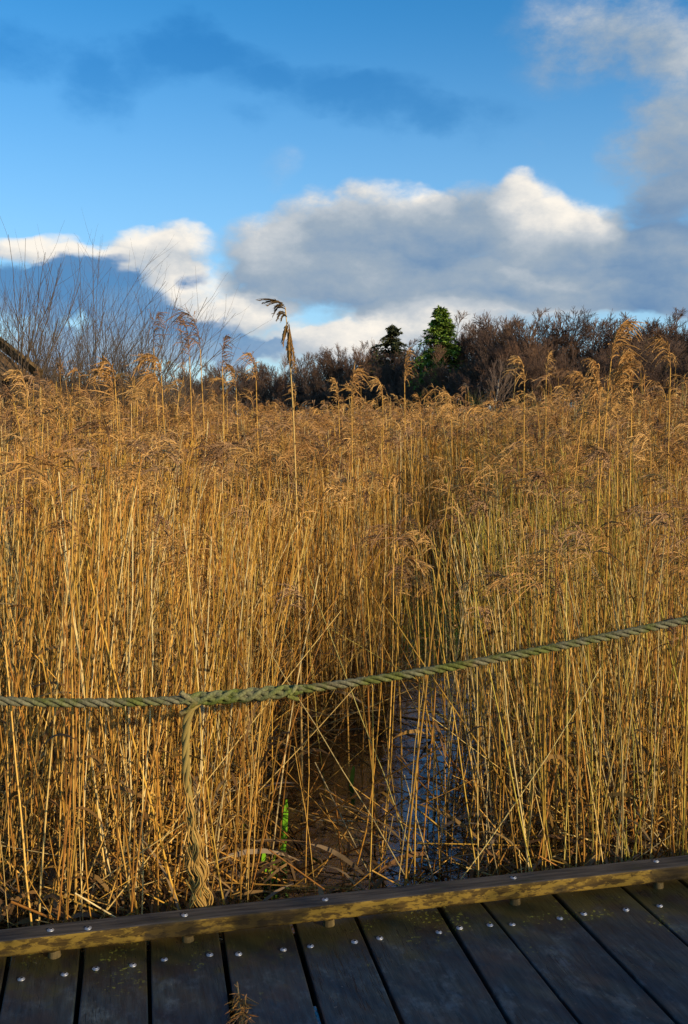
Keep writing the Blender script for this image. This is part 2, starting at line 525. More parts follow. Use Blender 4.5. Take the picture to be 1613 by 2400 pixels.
SCREWS = [r7(*p) for p in ((97, 663), (293, 641), (435, 618), (603, 602), (746, 577), (952, 555), (1083, 550), (1286, 530), (1409, 512))] + \
         [r8(*p) for p in ((60, 490), (174, 474), (441, 447), (535, 433), (672, 420), (773, 414), (988, 386), (1096, 369), (1287, 350), (1439, 330))]
SCREWS = [ab(on_z(*p, DECK + .003)) for p in SCREWS]

def screw_mesh(name):
    mb = MB()
    n = 20
    a = np.arange(n) / n * 2 * np.pi
    prof = [(.0125, 0.0), (.0125, .0016), (.0108, .0026), (.0085, .0022), (.0078, .0042), (.0062, .0056), (.0052, .0056)]
    V = np.array([[(r * math.cos(t), r * math.sin(t), z) for t in a] for r, z in prof])
    idx = np.arange(len(prof) * n).reshape(len(prof), n)
    q = np.stack([idx[:-1], np.roll(idx[:-1], -1, 1), np.roll(idx[1:], -1, 1), idx[1:]], -1).reshape(-1, 4)
    mb.add(V, q, None)
    hv = [(.0052 * math.cos(t), .0052 * math.sin(t), .0030) for t in a] + [(.0052 * math.cos(t), .0052 * math.sin(t), .0056) for t in a] + [(0, 0, .0030)]
    k = np.arange(n)
    mb.add(hv, np.stack([k, k + n, (k + 1) % n + n, (k + 1) % n], 1), np.stack([np.full(n, 2 * n), k, (k + 1) % n], 1), mat=1)
    o = mb.build(name, [M_METAL, M_HOLE])
    COL.objects.unlink(o)
    return o
SCREW = screw_mesh('screw')
def put_screw(loc, parent, tilt=0.08):
    s = SCREW.copy(); COL.objects.link(s)
    s.parent = parent; s.location = loc; s.scale = (.78, .78, .78)
    s.rotation_euler = (random.uniform(-tilt, tilt), random.uniform(-tilt, tilt), random.uniform(0, 6))
    return s

bw = empty('boardwalk', (0, 0, 0), 'dark wet boardwalk of wide timber planks with gaps and zinc screws', 'boardwalk')
for i in range(len(lines) - 1):
    (f0, n0), (f1, n1) = lines[i], lines[i + 1]
    gp = 0.0055 + random.uniform(0, .002)
    K = 14
    t = np.linspace(0, 1, K)
    bb = FAR + random.uniform(-.01, .01) + (NEAR - FAR) * t
    wob0, wob1 = .0012 * np.cumsum(rng.normal(size=K)), .0012 * np.cumsum(rng.normal(size=K))
    l = f0 + (n0 - f0) * t + gp + wob0; r = f1 + (n1 - f1) * t - gp + wob1
    top = DECK + random.uniform(-.002, .002); tl = random.uniform(-.0015, .0015)
    mb = MB()
    V = []
    for k in range(K):
        V += [from_ab(l[k], bb[k], top - .04), from_ab(l[k], bb[k], top + tl), from_ab(r[k], bb[k], top - tl), from_ab(r[k], bb[k], top - .04)]
    q = []
    for k in range(K - 1):
        for e in range(4):
            q.append((k * 4 + e, k * 4 + (e + 1) % 4, (k + 1) * 4 + (e + 1) % 4, (k + 1) * 4 + e))
    q += [(3, 2, 1, 0), ((K - 1) * 4, (K - 1) * 4 + 1, (K - 1) * 4 + 2, (K - 1) * 4 + 3)]
    mb.add(V, q, None, ln=np.repeat(RB - bb, 4))
    pl = mb.build('plank', M_DECK, bw, smooth=False)
    bevel(pl, .004, 2)
    for s in SCREWS:
        tt = (s[1] - FAR) / (NEAR - FAR)
        if f0 + (n0 - f0) * tt < s[0] < f1 + (n1 - f1) * tt:
            put_screw(from_ab(s[0], s[1], top + .0005), pl)
for b in (RB + .02, RB - 1.2, RB - 2.4):                     # bearers under the planks
    mb = MB(); box(mb, from_ab(0.6, b, DECK - .13), B_DIR * 3.4, A_DIR * .05, Z * .085, (.05, .04, .03))
    mb.build('bearer', M_WOOD, bw, smooth=False)

# ------------------------------------------------------------------ kick rail
rl = empty('kick_rail', from_ab(0, RB, DECK), 'long low mossy timber rail raised on short dowels along the boardwalk edge', 'rail')
rl.location = (0, 0, 0)
RZ0, RZ1, RW = DECK + .022, DECK + .068, .071
mb = MB()
K = 60
aa = np.linspace(-2.6, 3.6, K)
wv = np.cumsum(rng.normal(size=(K, 4)) * .0005, 0); wv -= np.linspace(0, 1, K)[:, None] * wv[-1]
V, q = [], []
for k in range(K):
    w0, w1, w2, w3 = wv[k]
    V += [from_ab(aa[k], RB + w0 * .5, RZ0 + w1 * .5), from_ab(aa[k], RB + w0 * .5, RZ1 + w2 * .5), from_ab(aa[k], RB + RW + w3 * .5, RZ1 + w2 * .5), from_ab(aa[k], RB + RW + w3 * .5, RZ0 + w1 * .5)]
for k in range(K - 1):
    for e in range(4):
        q.append((k * 4 + e, k * 4 + (e + 1) % 4, (k + 1) * 4 + (e + 1) % 4, (k + 1) * 4 + e))
q += [(3, 2, 1, 0), tuple((K - 1) * 4 + e for e in range(4))]
mb.add(V, q, None)
beam = mb.build('beam', M_RAIL, rl, smooth=False)
bevel(beam, .006, 2)
for p in (r7(245, 578), r7(855, 506), r7(1500, 440), r8(800, 338), r8(1450, 262)):
    a0 = ab(on_z(*p, DECK))[0]
    mb = MB()
    zz = np.array([DECK - .001, DECK + .012, RZ0 - .004])
    P = np.stack([from_ab(a0 + random.uniform(-.001, .001), RB + .020, z) for z in zz])
    tubes(mb, P, np.array([.0175, .0165, .0160]), 14, (.13, .10, .045), cap=True)
    mb.build('spacer', M_WOOD, rl)
for p in (r7(230, 447), r7(400, 443), r7(838, 379), r7(1475, 308), r8(778, 209), r8(1422, 134)):
    a0, b0 = ab(on_z(*p, RZ1))
    put_screw(from_ab(a0, min(max(b0, RB + .018), RB + RW - .018), RZ1 + .001), beam)

# ------------------------------------------------------------------ rope
ROPE_B = RB + RW + .065
def in_plane(px, py, b=ROPE_B):
    d = ray(px, py)
    return CAM + d * (b - CAM @ A_DIR) / (d @ A_DIR)
rp = [in_plane(D(x), D(y)) for x, y in ((0, 1597), (150, 1599), (330, 1598), (420, 1597), (560, 1584), (700, 1569), (850, 1546), (1000, 1524), (1200, 1489), (1400, 1447), (1568, 1412))]
s_ = np.array([p @ B_DIR for p in rp]); z_ = np.array([p[2] for p in rp])
cf = np.polyfit(s_, z_, 3)
SL, SR = s_[0] - 1.1, s_[-1] + 0.75
def rope_z(s):
    s = np.asarray(s, float)
    zz = np.polyval(cf, np.clip(s, s_[0], s_[-1]))
    zz = zz + np.where(s > s_[-1], (s - s_[-1]) * np.polyval(np.polyder(cf), s_[-1]), 0) + np.where(s < s_[0], (s_[0] - s) ** 2 * .22 + (s_[0] - s) * max(0, -np.polyval(np.polyder(cf), s_[0])), 0)
    return zz
def rope_pt(s):
    s = np.atleast_1d(s)
    return s[:, None] * B_DIR + ROPE_B * A_DIR + rope_z(s)[:, None] * Z
def twisted(mb, C, n, off, r, pitch, phase=0.0, sides=9, tint=(1, 1, 1), wob=0.0):
    """n strands twisted round the centre line C."""
    T = unit(np.gradient(C, axis=0))
    ref = np.array([0, 1.0, 0]) if abs(T[0, 1]) < .8 else np.array([1.0, 0, 0])
    A = unit(np.cross(T, ref)); B = np.cross(T, A)
    L = np.concatenate([[0], np.cumsum(np.linalg.norm(np.diff(C, axis=0), axis=1))])
    off = np.broadcast_to(off, L.shape); r = np.broadcast_to(r, L.shape)
    for k in range(n):
        ph = TW * (L / pitch * 2 * np.pi) + 2 * np.pi * k / n + phase
        o = off * (1 + wob * np.sin(L * 37 + k * 2.1))
        P = C + (A * np.cos(ph)[:, None] + B * np.sin(ph)[:, None]) * o[:, None]
        tubes(mb, P, r, sides, np.asarray(tint) * (1 + .12 * math.sin(k * 2.4)), ln=L[None])
TW = 1.0
rope = empty('rope', (0, 0, 0), 'thick green twisted rope with a spliced braid and frayed hanging tail', 'rope')
sp0, sp1 = float(in_plane(D(408), D(1597)) @ B_DIR), float(in_plane(D(692), D(1570)) @ B_DIR)
mb = MB()
n = int((SR - SL) / .004)
twisted(mb, rope_pt(np.linspace(SL, SR, n)), 3, .0074, .0064, .104)
mb.build('rope_line', M_ROPE, rope)
mb = MB()
ss = np.linspace(sp0, sp1, int((sp1 - sp0) / .004))
tt = (ss - sp0) / (sp1 - sp0)
env = np.clip(np.minimum(tt / .10, (1 - tt) / .22), 0, 1) ** .6
for k in range(3):                                           # strands tucked back through the rope
    ph = -TW * (ss / .15 * 2 * np.pi) + 2 * np.pi * k / 3
    C = rope_pt(ss)
    P = C + (A_DIR * np.cos(ph)[:, None] + Z * np.sin(ph)[:, None]) * (.0072 + .0066 * env)[:, None]
    tubes(mb, P, (.0042 + .0036 * env), 9, (1.05, 1.15, .9))
for k in range(3):
    ph = TW * (ss / .12 * 2 * np.pi) + 2 * np.pi * k / 3 + .6
    P = rope_pt(ss) + (A_DIR * np.cos(ph)[:, None] + Z * np.sin(ph)[:, None]) * (.0072 + .0040 * env)[:, None]
    tubes(mb, P, (.0045 + .0034 * env), 9, (.95, 1.0, .85))
mb.build('splice', M_ROPE, rope)
for pts, r0, tint in ([((445, 1600), (432, 1592), (418, 1583), (412, 1577)), .0105, (1.5, 1.4, 1.3)], [((450, 1598), (438, 1608), (424, 1618), (412, 1627)), .0115, (1.3, 1.1, .9)],
                      [((660, 1582), (668, 1574), (673, 1566), (675, 1561)), .0095, (1.6, 1.6, 1.6)], [((655, 1586), (664, 1589), (674, 1592), (680, 1593)), .009, (1.2, 1.15, .9)]):
    mb = MB()
    P = np.array([in_plane(D(x), D(y), ROPE_B - .013) for x, y in pts])
    tubes(mb, P, np.array([.8, 1, 1, .95]) * r0 * .74, 10, tint, cap=True)
    mb.build('strand_end', M_ROPE, rope)
tail = np.array([in_plane(D(x), D(y), ROPE_B - .004) for x, y in ((452, 1598), (436, 1614), (426, 1640), (423, 1690), (424, 1750), (430, 1810), (436, 1870), (442, 1930), (446, 1990), (452, 2050), (456, 2075))])
def resample(P, n):
    L = np.concatenate([[0], np.cumsum(np.linalg.norm(np.diff(P, axis=0), axis=1))])
    s = np.linspace(0, L[-1], n)
    Q = np.stack([np.interp(s, L, P[:, i]) for i in range(3)], 1)
    for _ in range(8):
        Q[1:-1] = .25 * Q[:-2] + .5 * Q[1:-1] + .25 * Q[2:]
    return Q
TC = resample(tail, 170)
u = np.linspace(0, 1, 170)
mb = MB()
nn = 112
twisted(mb, TC[:nn], 3, .0064 * (1 - .25 * u[:nn]), .0070 * (1 - .25 * u[:nn]), .15, tint=(.27, .20, .062))
mb.build('hanging_tail', M_TINT, rope)
mb = MB()
NT_ = 170
groups = [(rng.normal(size=2) * .6, rng.uniform(0, 6.28), rng.uniform(3.0, 4.6)) for _ in range(9)]
for k in range(78):                                          # loosened wavy yarns, more of them towards the end
    b0 = int(min(140, max(20, rng.normal(104, 24)))); b1 = int(min(NT_, b0 + rng.integers(34, 95)))
    if b1 - b0 < 16:
        continue
    C = TC[b0:b1]; t = np.linspace(0, 1, len(C)); uu = u[b0:b1]
    spread = .006 + .016 * np.clip((uu - .5) / .35, 0, 1)
    ax, ph, wl = groups[k % 9]; ax = ax + rng.normal(size=2) * .22; ph = ph + rng.normal() * .35
    o1 = (ax[0] + .42 * np.sin(ph + wl * 6.28 * uu * 1.6)) * spread
    o2 = (ax[1] + .42 * np.cos(ph + wl * 6.28 * uu * 1.5)) * spread
    P = C + B_DIR * o1[:, None] - A_DIR * (.004 + np.abs(o2))[:, None]
    tubes(mb, P, np.full(len(C), rng.uniform(.0015, .0026)) * np.interp(t, [0, .9, 1], [1, 1, .4]), 4, np.array([.44, .27, .075]) * rng.uniform(.6, 1.15) if k % 5 else np.array([.16, .14, .05]))
mb.build('frayed_yarn', M_TINT, rope)
for s, hh in ((SL, rope_z(SL) + .12), (SR, rope_z(SR) + .12)):
    mb = MB()
    P = np.stack([s * B_DIR + (ROPE_B + .075) * A_DIR + Z * z for z in (-.3, .2, float(hh) - .03, float(hh), float(hh) + .01)])
    tubes(mb, P, np.array([.055, .055, .055, .045, .02]), 16, (.10, .085, .05), cap=True)
    o = mb.build('rope_post', M_WOOD)
    tag(o, 'round timber post at the left end of the rope' if s == SL else 'round timber post at the right end of the rope', 'post')

# ------------------------------------------------------------------ reeds
def sm(x, lo, hi):
    t = np.clip((x - lo) / (hi - lo), 0, 1)
    return t * t * (3 - 2 * t)
_waves = [(rng.uniform(0, 6.28), rng.uniform(.5, 3.2), rng.uniform(0, 6.28)) for _ in range(9)]
def patch(x, y):
    """smooth value noise about -1..1 over the ground."""
    return sum(np.sin(k * (x * math.cos(a) + y * math.sin(a)) + p) for a, k, p in _waves) / 3.0

CH = [(690, 2230, 120), (695, 2015, 135), (720, 1930, 150), (790, 1830, 165), (880, 1760, 150), (965, 1690, 110), (1000, 1610, 95), (1050, 1520, 120), (1060, 1440, 120)]
CHP = [(on_z(D(x), D(y), 0), r * 1.0287 * on_z(D(x), D(y), 0)[1] / F_PX) for x, y, r in CH]
CHX = np.array([p[0] for p, _ in CHP]); CHY = np.array([p[1] for p, _ in CHP]); CHR = np.array([r for _, r in CHP])
POOL = np.array([(600, 2040), (590, 1950), (630, 1830), (640, 1740), (720, 1690), (860, 1660), (920, 1600), (915, 1500), (935, 1405), (985, 1345), (1100, 1340), (1170, 1400), (1200, 1500),
                 (1150, 1590), (1075, 1650), (1045, 1750), (1000, 1860), (930, 1950), (820, 2040)], float)
def in_poly(px, py, poly):
    c = np.zeros(px.shape, bool)
    for (x0, y0), (x1, y1) in zip(poly, np.roll(poly, -1, 0)):
        c ^= ((y0 > py) != (y1 > py)) & (px < (x1 - x0) * (py - y0) / (y1 - y0 + 1e-9) + x0)
    return c
def open_water(x, y):
    """how much of the reed growth is missing where the pool lies open (outline surveyed on the ground)."""
    f = y * math.cos(PITCH) + CAM[2] * math.sin(PITCH); u_ = y * math.sin(PITCH) - CAM[2] * math.cos(PITCH)
    px = (CX + F_PX * x / f) / 1.0287; py = (CY - F_PX * u_ / f) / 1.0287
    jx = px + 22 * patch(x * 4, y * 4); jy = py + 16 * patch(y * 3 + 5, x * 3)
    o = np.where(in_poly(jx, jy, POOL), 1.0, 0.0)
    frontal = py >= 2030
    o = np.maximum(o, np.where(frontal & (px > 575) & (px < 790), .97, 0))
    o = np.maximum(o, np.where((py > 1840) & (px >= 780) & (px < 1010), .74, 0))
    o = np.maximum(o, np.where((py > 1340) & (px >= 900) & (px < 1130), .72, 0))
    o = np.maximum(o, np.where((py > 1480) & (px >= 1140) & (px < 1220), .35, 0))
    return o

DECK_EDGE = RB + .16
def scatter(d0, d1, density, margin=0.47):
    nmax = int(margin * (d1 * d1 - d0 * d0) * density)
    y = np.sqrt(rng.uniform(d0 * d0, d1 * d1, nmax))
    x = (rng.uniform(-margin, margin, nmax)) * y + rng.normal(size=nmax) * .05
    ok = (y * A_DIR[1] + x * A_DIR[0]) > DECK_EDGE
    return x[ok], y[ok]

TAN = np.array([(.52, .290, .062), (.43, .220, .040), (.60, .36, .090), (.33, .160, .034), (.48, .285, .050), (.66, .46, .16), (.40, .180, .042), (.62, .48, .23)])
OLIVE = np.array([(.38, .340, .055), (.29, .285, .045), (.46, .38, .080)])
HEAD = np.array([(.40, .220, .075), (.31, .160, .055), (.50, .295, .105), (.22, .120, .058), (.43, .240, .075), (.32, .190, .095)])

def reed_params(x, y):
    n = len(x)
    H = 1.37 + .42 * sm(y, 3.6, 11) + .16 * sm(-x / y, .05, .28) * (1 - sm(y, 10, 18)) * 1.55 + .10 * patch(x * .8, y * .8) + rng.normal(size=n) * .11 + (rng.random(n) < .09) * rng.uniform(.06, .30, n) * sm(y, 4.5, 7)
    H += .14 * sm(x / y, .14, .3) * sm(y, 5, 8)
    lean = rng.normal(size=(n, 2)) * (.06 + .055 * (1 - sm(y, 5, 9)))[:, None] + np.stack([-.02 + .05 * patch(x + 9, y * .7), np.zeros(n)], 1)
    wild = rng.random(n) < .09 + .10 * (1 - sm(y, 4, 7))
    lean[wild] += rng.normal(size=(wild.sum(), 2)) * .34
    green = sm(patch(x * .7 + 4, y * .6) * .7 - .12 + 1.9 * np.exp(-(((x - 1.35) / 1.2) ** 2 + ((y - 7.5) / 3.2) ** 2)) + rng.normal(size=n) * .28, .45, 1.1)
    tint = TAN[rng.integers(0, len(TAN), n)] * np.array([1.0, .985, .93])
    ol = OLIVE[rng.integers(0, len(OLIVE), n)]
    tint = tint * (1 - green[:, None] * .8) + ol * green[:, None] * .8
    tint = tint * rng.uniform(.55, 1.34, (n, 1))
    return H, lean, tint

def stem_lines(x, y, H, lean, K, z0=-.03):
    t = np.linspace(0, 1, K)
    n = len(x)
    kink = rng.normal(size=(n, K, 2)) * .006
    kink[:, 0] = 0
    P = np.zeros((n, K, 3))
    cur = rng.normal(size=(n, 1, 2)) * .05
    hor = lean[:, None, :] * t[None, :, None] + cur * (t * t - t)[None, :, None] + np.cumsum(kink, 1) * .5
    P[..., 0] = x[:, None] + hor[..., 0] * H[:, None]
    P[..., 1] = y[:, None] + hor[..., 1] * H[:, None]
    P[..., 2] = z0 + t[None] * H[:, None] * np.sqrt(np.maximum(.2, 1 - (lean ** 2).sum(1)))[:, None]
    return P

def plumes(mb, top, tan, az_, L, bend, M, K, wid, tint, spik=0, mat=0, up=.7, drop=.60, blen=.62, hb=.75):
    """Feathery drooping reed heads: top (S,3), tangent (S,3), azimuth of the droop (S,)."""
    S = len(top)
    d = np.stack([np.cos(az_), np.sin(az_), np.zeros(S)], 1)
    s = (np.arange(M)[None] + rng.random((S, M))) / M
    L_, b_ = L[:, None], bend[:, None] * rng.uniform(.5, 1.15, (S, 1))
    def rach(s):
        return top[:, None] + tan[:, None] * (L_ * s * (1 - .45 * b_ * s))[..., None] + d[:, None] * (L_ * b_ * hb * s * s)[..., None] - Z * (L_ * b_ * .40 * s ** 3)[..., None]
    st = rach(s); st2 = rach(s + .03)
    rt = unit(st2 - st)
    dirn = unit(rt * up + d[:, None] * rng.uniform(.0, .6, (S, M, 1)) + rng.normal(size=(S, M, 3)) * .36)
    l = L_ * blen * (1 - .45 * s) * rng.uniform(.35, 1.35, (S, M))
    dr_ = drop * rng.uniform(.35, 1.5, (S, M))[..., None, None]
    tau = np.linspace(0, 1, K)
    P = st[:, :, None] + dirn[:, :, None] * (l[..., None] * tau)[..., None] + (-Z * dr_ + d[:, None, None] * .12 + rng.normal(size=(S, M, 1, 3)) * .16) * (l[..., None] * tau ** 2)[..., None]
    P = P.reshape(S * M, K, 3)
    W = np.broadcast_to(wid * np.interp(tau, [0, .25, .6, 1], [.35, .8, 1.0, .25]), (S * M, K)) * rng.uniform(.6, 1.3, (S * M, K))
    side = rng.normal(size=(S * M, 3)); side[:, 0] += .9
    ct = np.repeat(tint, M, 0) * rng.uniform(.75, 1.25, (S * M, 1))
    ribbons(mb, P, W, side, ct, mat)
    if K >= 3:
        rs = np.linspace(0, 1, 6)
        tubes(mb, np.stack([rach(np.full((S, 1), q))[:, 0] for q in rs], 1), np.broadcast_to(np.linspace(.0016, .0006, 6), (S, 6)), 3, tint, mat)
    if spik:
        N = S * M
        seg = rng.uniform(.12, 1, (N, spik))
        i0 = np.minimum((seg * (K - 1)).astype(int), K - 2); fr = seg * (K - 1) - i0
        r = np.arange(N)[:, None]
        c = P[r, i0] * (1 - fr)[..., None] + P[r, i0 + 1] * fr[..., None]
        tg = unit(P[r, i0 + 1] - P[r, i0])
        dr = unit(tg + rng.normal(size=(N, spik, 3)) * .38)
        sd_ = unit(np.cross(dr, rng.normal(size=(N, spik, 3))))
        ll = rng.uniform(.008, .015, (N, spik, 1)); ww = rng.uniform(.0009, .0017, (N, spik, 1))
        V = np.stack([c - sd_ * ww, c + dr * ll * .45 + sd_ * ww, c + dr * ll, c + dr * ll * .4 - sd_ * ww * 1.4], 2).reshape(-1, 3)
        q = np.arange(N * spik * 4).reshape(-1, 4)
        cc = np.repeat(np.repeat(ct, spik, 0) * rng.uniform(.7, 1.4, (N * spik, 1)), 4, 0)
        mb.add(V, q, None, cc, 0, mat)

def top_tan(P):
    return P[:, -1], unit(P[:, -1] - P[:, -2])

def leaf_blades(mb, base, az_, L, W, tint, mat=0, rise=.7, droop=.9, K=6, org=(0, 0, 0)):
    n = len(base)
    wp = base + np.asarray(org)
    az_ = np.where(((wp @ A_DIR) < RB + RW + .50) & ((wp @ A_DIR) > RB + RW) & (np.cos(az_) * A_DIR[0] + np.sin(az_) * A_DIR[1] < .1), YAW + np.pi * (.12 + .76 * rng.random(n)), az_)
    t = np.linspace(0, 1, K)
    d = np.stack([np.cos(az_), np.sin(az_), np.zeros(n)], 1)
    L_ = L[:, None]
    rise = np.broadcast_to(rise, n); droop = np.broadcast_to(droop, n)
    tw = rng.normal(size=(n, 1)) * .15
    perp = np.stack([-d[:, 1], d[:, 0], d[:, 2]], 1)
    P = base[:, None] + d[:, None] * (L_ * t * .8)[..., None] + Z * (L_ * (rise[:, None] * t - droop[:, None] * t * t))[..., None] + perp[:, None] * (L_ * tw * t * t)[..., None]
    Wd = W[:, None] * np.interp(t, [0, .25, .7, 1], [.55, 1, .8, .05])[None]
    a = rng.normal(size=(n, 1)) * .6 + (t * rng.normal(size=(n, 1)) * 1.4)
    side = perp[:, None] * np.cos(a)[..., None] + Z * np.sin(a)[..., None]
    ribbons(mb, P, Wd, side, tint, mat)

# --- 1: the front rows, each reed its own object
x1, y1 = scatter(2.6, 6.2, 400)
keep = rng.random(len(x1)) > open_water(x1, y1) * .97
keep &= rng.random(len(x1)) < (.55 + .45 * sm(patch(x1 * 2.4, y1 * 2.4), -.6, .3))
x1, y1 = x1[keep], y1[keep]
front = (y1 * A_DIR[1] + x1 * A_DIR[0])
inview = np.abs(x1 / y1) < .35
order = np.argsort(np.where(inview, front, 99))
N_IND = 292
ind, rest = order[:N_IND], order[N_IND:]
tail_x = float(TC[90][0] / TC[90][1])
ZONES = {
    'left': ('straw coloured reed in the front row left of the hanging frayed rope tail', 'front reeds left of the rope tail'),
    'mid': ('straw coloured reed in the front row between the frayed rope tail and the open water', 'front reeds between rope tail and open water'),
    'right': ('straw coloured reed in the front row right of the open water', 'front reeds right of the open water'),
}
H1, lean1, tint1 = reed_params(x1, y1)
broken = rng.random(len(x1)) < np.where(y1 < 4.4, .34, .12)
H1 = np.where(broken, H1 * rng.uniform(.18, .75, len(x1)), H1)
rad1 = rng.uniform(.0015, .0033, len(x1)) * np.where(rng.random(len(x1)) < .15, 1.4, 1)
P1 = stem_lines(x1, y1, H1, lean1, 8)
for i in np.where(broken & (rng.random(len(x1)) < .45))[0]:        # snapped stems whose top has fallen over
    kb = int(rng.integers(3, 6)); an = rng.uniform(0, 6.28); fall = rng.uniform(-.9, .25)
    L8 = rng.uniform(.25, .8) / 8
    for kk in range(kb + 1, 8):
        P1[i, kk] = P1[i, kk - 1] + np.array([math.cos(an), math.sin(an) * .5, fall]) * L8 * 8 / (7 - kb)
        P1[i, kk, 2] = max(.01, P1[i, kk, 2])
    if (P1[i, :, 1] * A_DIR[1] + P1[i, :, 0] * A_DIR[0]).min() < RB + RW + .02:
        P1[i] = stem_lines(x1[i:i + 1], y1[i:i + 1], H1[i:i + 1], lean1[i:i + 1] * .3, 8)[0]
out_ = (P1[..., 1] * A_DIR[1] + P1[..., 0] * A_DIR[0]).min(1) < RB + RW + .01      # none leans through the rail
P1[out_] = stem_lines(x1[out_], y1[out_], H1[out_], np.abs(lean1[out_]) * np.array([.3, .3]), 8)
head1 = (~broken) & (rng.random(len(x1)) < .11)

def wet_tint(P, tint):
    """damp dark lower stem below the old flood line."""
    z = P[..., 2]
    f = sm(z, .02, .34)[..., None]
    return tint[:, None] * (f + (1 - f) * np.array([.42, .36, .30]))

for i in ind:
    xr = x1[i] / y1[i]
    zone = 'left' if xr < tail_x else ('right' if x1[i] > np.interp(y1[i], CHY, CHX) else 'mid')
    lab, grp = ZONES[zone]
    base = np.array([x1[i], y1[i], 0])
    root = empty('reed', base, lab, 'reed', grp)
    mb = MB()
    P = P1[i:i + 1]
    r = np.broadcast_to(rad1[i] * np.linspace(1.05, .55, 8), (1, 8))
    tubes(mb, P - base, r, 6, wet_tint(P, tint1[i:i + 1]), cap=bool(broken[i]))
    mb.build('stem', M_STEM, root)
    if head1[i]:
        mb = MB(); tp, tn = top_tan(P)
        plumes(mb, tp - base, tn, np.array([math.pi + rng.normal() * .7]), np.array([rng.uniform(.16, .24)]), np.array([rng.uniform(.5, 1.1)]), 26, 5, .0020, HEAD[rng.integers(0, 6, 1)], spik=9)
        mb.build('seed_head', M_TINT, root)
    if rng.random() < .55:
        for _ in range(int(rng.integers(1, 3))):
            mb = MB(); k = rng.integers(1, 5, 1)
            leaf_blades(mb, P[0, k] - base, rng.uniform(0, 6.28, 1), rng.uniform(.12, .34, 1), rng.uniform(.003, .008, 1), tint1[i:i + 1] * rng.uniform(.7, 1.15), rise=rng.uniform(-.3, .8, 1), droop=rng.uniform(.3, 1.2, 1), org=base)
            mb.build('leaf', M_LEAF, root)

# --- 2: all the reeds behind, one uncountable bed
bed = MB()
r_ = rest
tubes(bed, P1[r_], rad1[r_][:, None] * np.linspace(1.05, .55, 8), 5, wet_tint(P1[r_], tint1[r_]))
h = r_[head1[r_]]
tp, tn = top_tan(P1[h])
plumes(bed, tp, tn, math.pi + rng.normal(size=len(h)) * .7, rng.uniform(.15, .25, len(h)), rng.uniform(.5, 1.1, len(h)), 26, 5, .0020, HEAD[rng.integers(0, 6, len(h))], spik=8, mat=1)
k = r_[rng.random(len(r_)) < .45]
leaf_blades(bed, P1[k, rng.integers(1, 6, len(k))], rng.uniform(0, 6.28, len(k)), rng.uniform(.12, .32, len(k)), rng.uniform(.003, .007, len(k)), tint1[k] * rng.uniform(.7, 1.1, (len(k), 1)), 2, rng.uniform(-.2, .9, len(k)), rng.uniform(.3, 1.2, len(k)))

k = r_[rng.integers(0, len(r_), int(len(r_) * 1.2))]
leaf_blades(bed, P1[k, rng.integers(1, 7, len(k))], rng.uniform(0, 6.28, len(k)), rng.uniform(.04, .13, len(k)), rng.uniform(.0015, .004, len(k)), tint1[k] * rng.uniform(.6, 1.3, (len(k), 1)) * np.array([1, 1.03, 1.4]), 2, rng.uniform(.9, 1.6, len(k)), rng.uniform(.2, 1.0, len(k)), K=4)

def bed_zone(d0, d1, dens, K, sides, M, PK, wid, spik, head_p, rr, lw):
    x, y = scatter(d0, d1, dens)
    ok = rng.random(len(x)) > open_water(x, y) * .97
    x, y = x[ok], y[ok]
    H, lean, tint = reed_params(x, y)
    P = stem_lines(x, y, H, lean, K)
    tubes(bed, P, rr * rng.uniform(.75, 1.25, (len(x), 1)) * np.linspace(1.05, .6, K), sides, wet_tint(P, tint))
    hd = np.where(rng.random(len(x)) < head_p)[0]
    tp, tn = top_tan(P[hd])
    plumes(bed, tp, tn, math.pi + rng.normal(size=len(hd)) * .75, rng.uniform(.13, .24, len(hd)), rng.uniform(.35, 1.15, len(hd)), M, PK, wid, HEAD[rng.integers(0, 6, len(hd))], spik=spik, mat=1)
    if lw:
        k = np.where(rng.random(len(x)) < .3)[0]
        leaf_blades(bed, P[k, rng.integers(1, K - 1, len(k))], rng.uniform(0, 6.28, len(k)), rng.uniform(.12, .3, len(k)), rng.uniform(.003, .007, len(k)), tint[k] * .95, 2, rng.uniform(0, .9, len(k)), rng.uniform(.3, 1.2, len(k)), K=4)
bed_zone(6.2, 10, 185, 6, 4, 22, 5, .0026, 7, .42, .0030, True)
bed_zone(10, 18, 80, 5, 3, 16, 4, .0044, 0, .85, .0042, False)
bed_zone(18, 34, 20, 4, 3, 11, 4, .0085, 0, .9, .0060, False)
bed_zone(34, 70, 6.0, 3, 3, 9, 3, .018, 0, 1.0, .0090, False)
# unseen reed strip added behind the camera, placed and sized to shade the planks
n = 5200
a = rng.uniform(-1.5, 9.5, n); b = -.75 - rng.uniform(0, 1, n) ** 1.2 * 2.6
p = B_DIR * a[:, None] + A_DIR * b[:, None]
H = 1.66 + rng.normal(size=n) * .13
P = stem_lines(p[:, 0], p[:, 1], H, rng.normal(size=(n, 2)) * .06, 4)
tubes(bed, P, .0045 * rng.uniform(.8, 1.3, (n, 1)) * np.linspace(1.05, .6, 4), 3, TAN[rng.integers(0, 8, n)])
hd = np.where(rng.random(n) < .5)[0]; tp, tn = top_tan(P[hd])
plumes(bed, tp, tn, math.pi + rng.normal(size=len(hd)) * .75, rng.uniform(.12, .2, len(hd)), rng.uniform(.45, 1.15, len(hd)), 10, 4, .005, HEAD[rng.integers(0, 6, len(hd))], mat=1)
tag(bed.build('reed_bed', [M_STEM, M_TINT, M_LEAF]), 'golden dry reed bed stretching back to the far wood', 'reeds', kind='stuff')

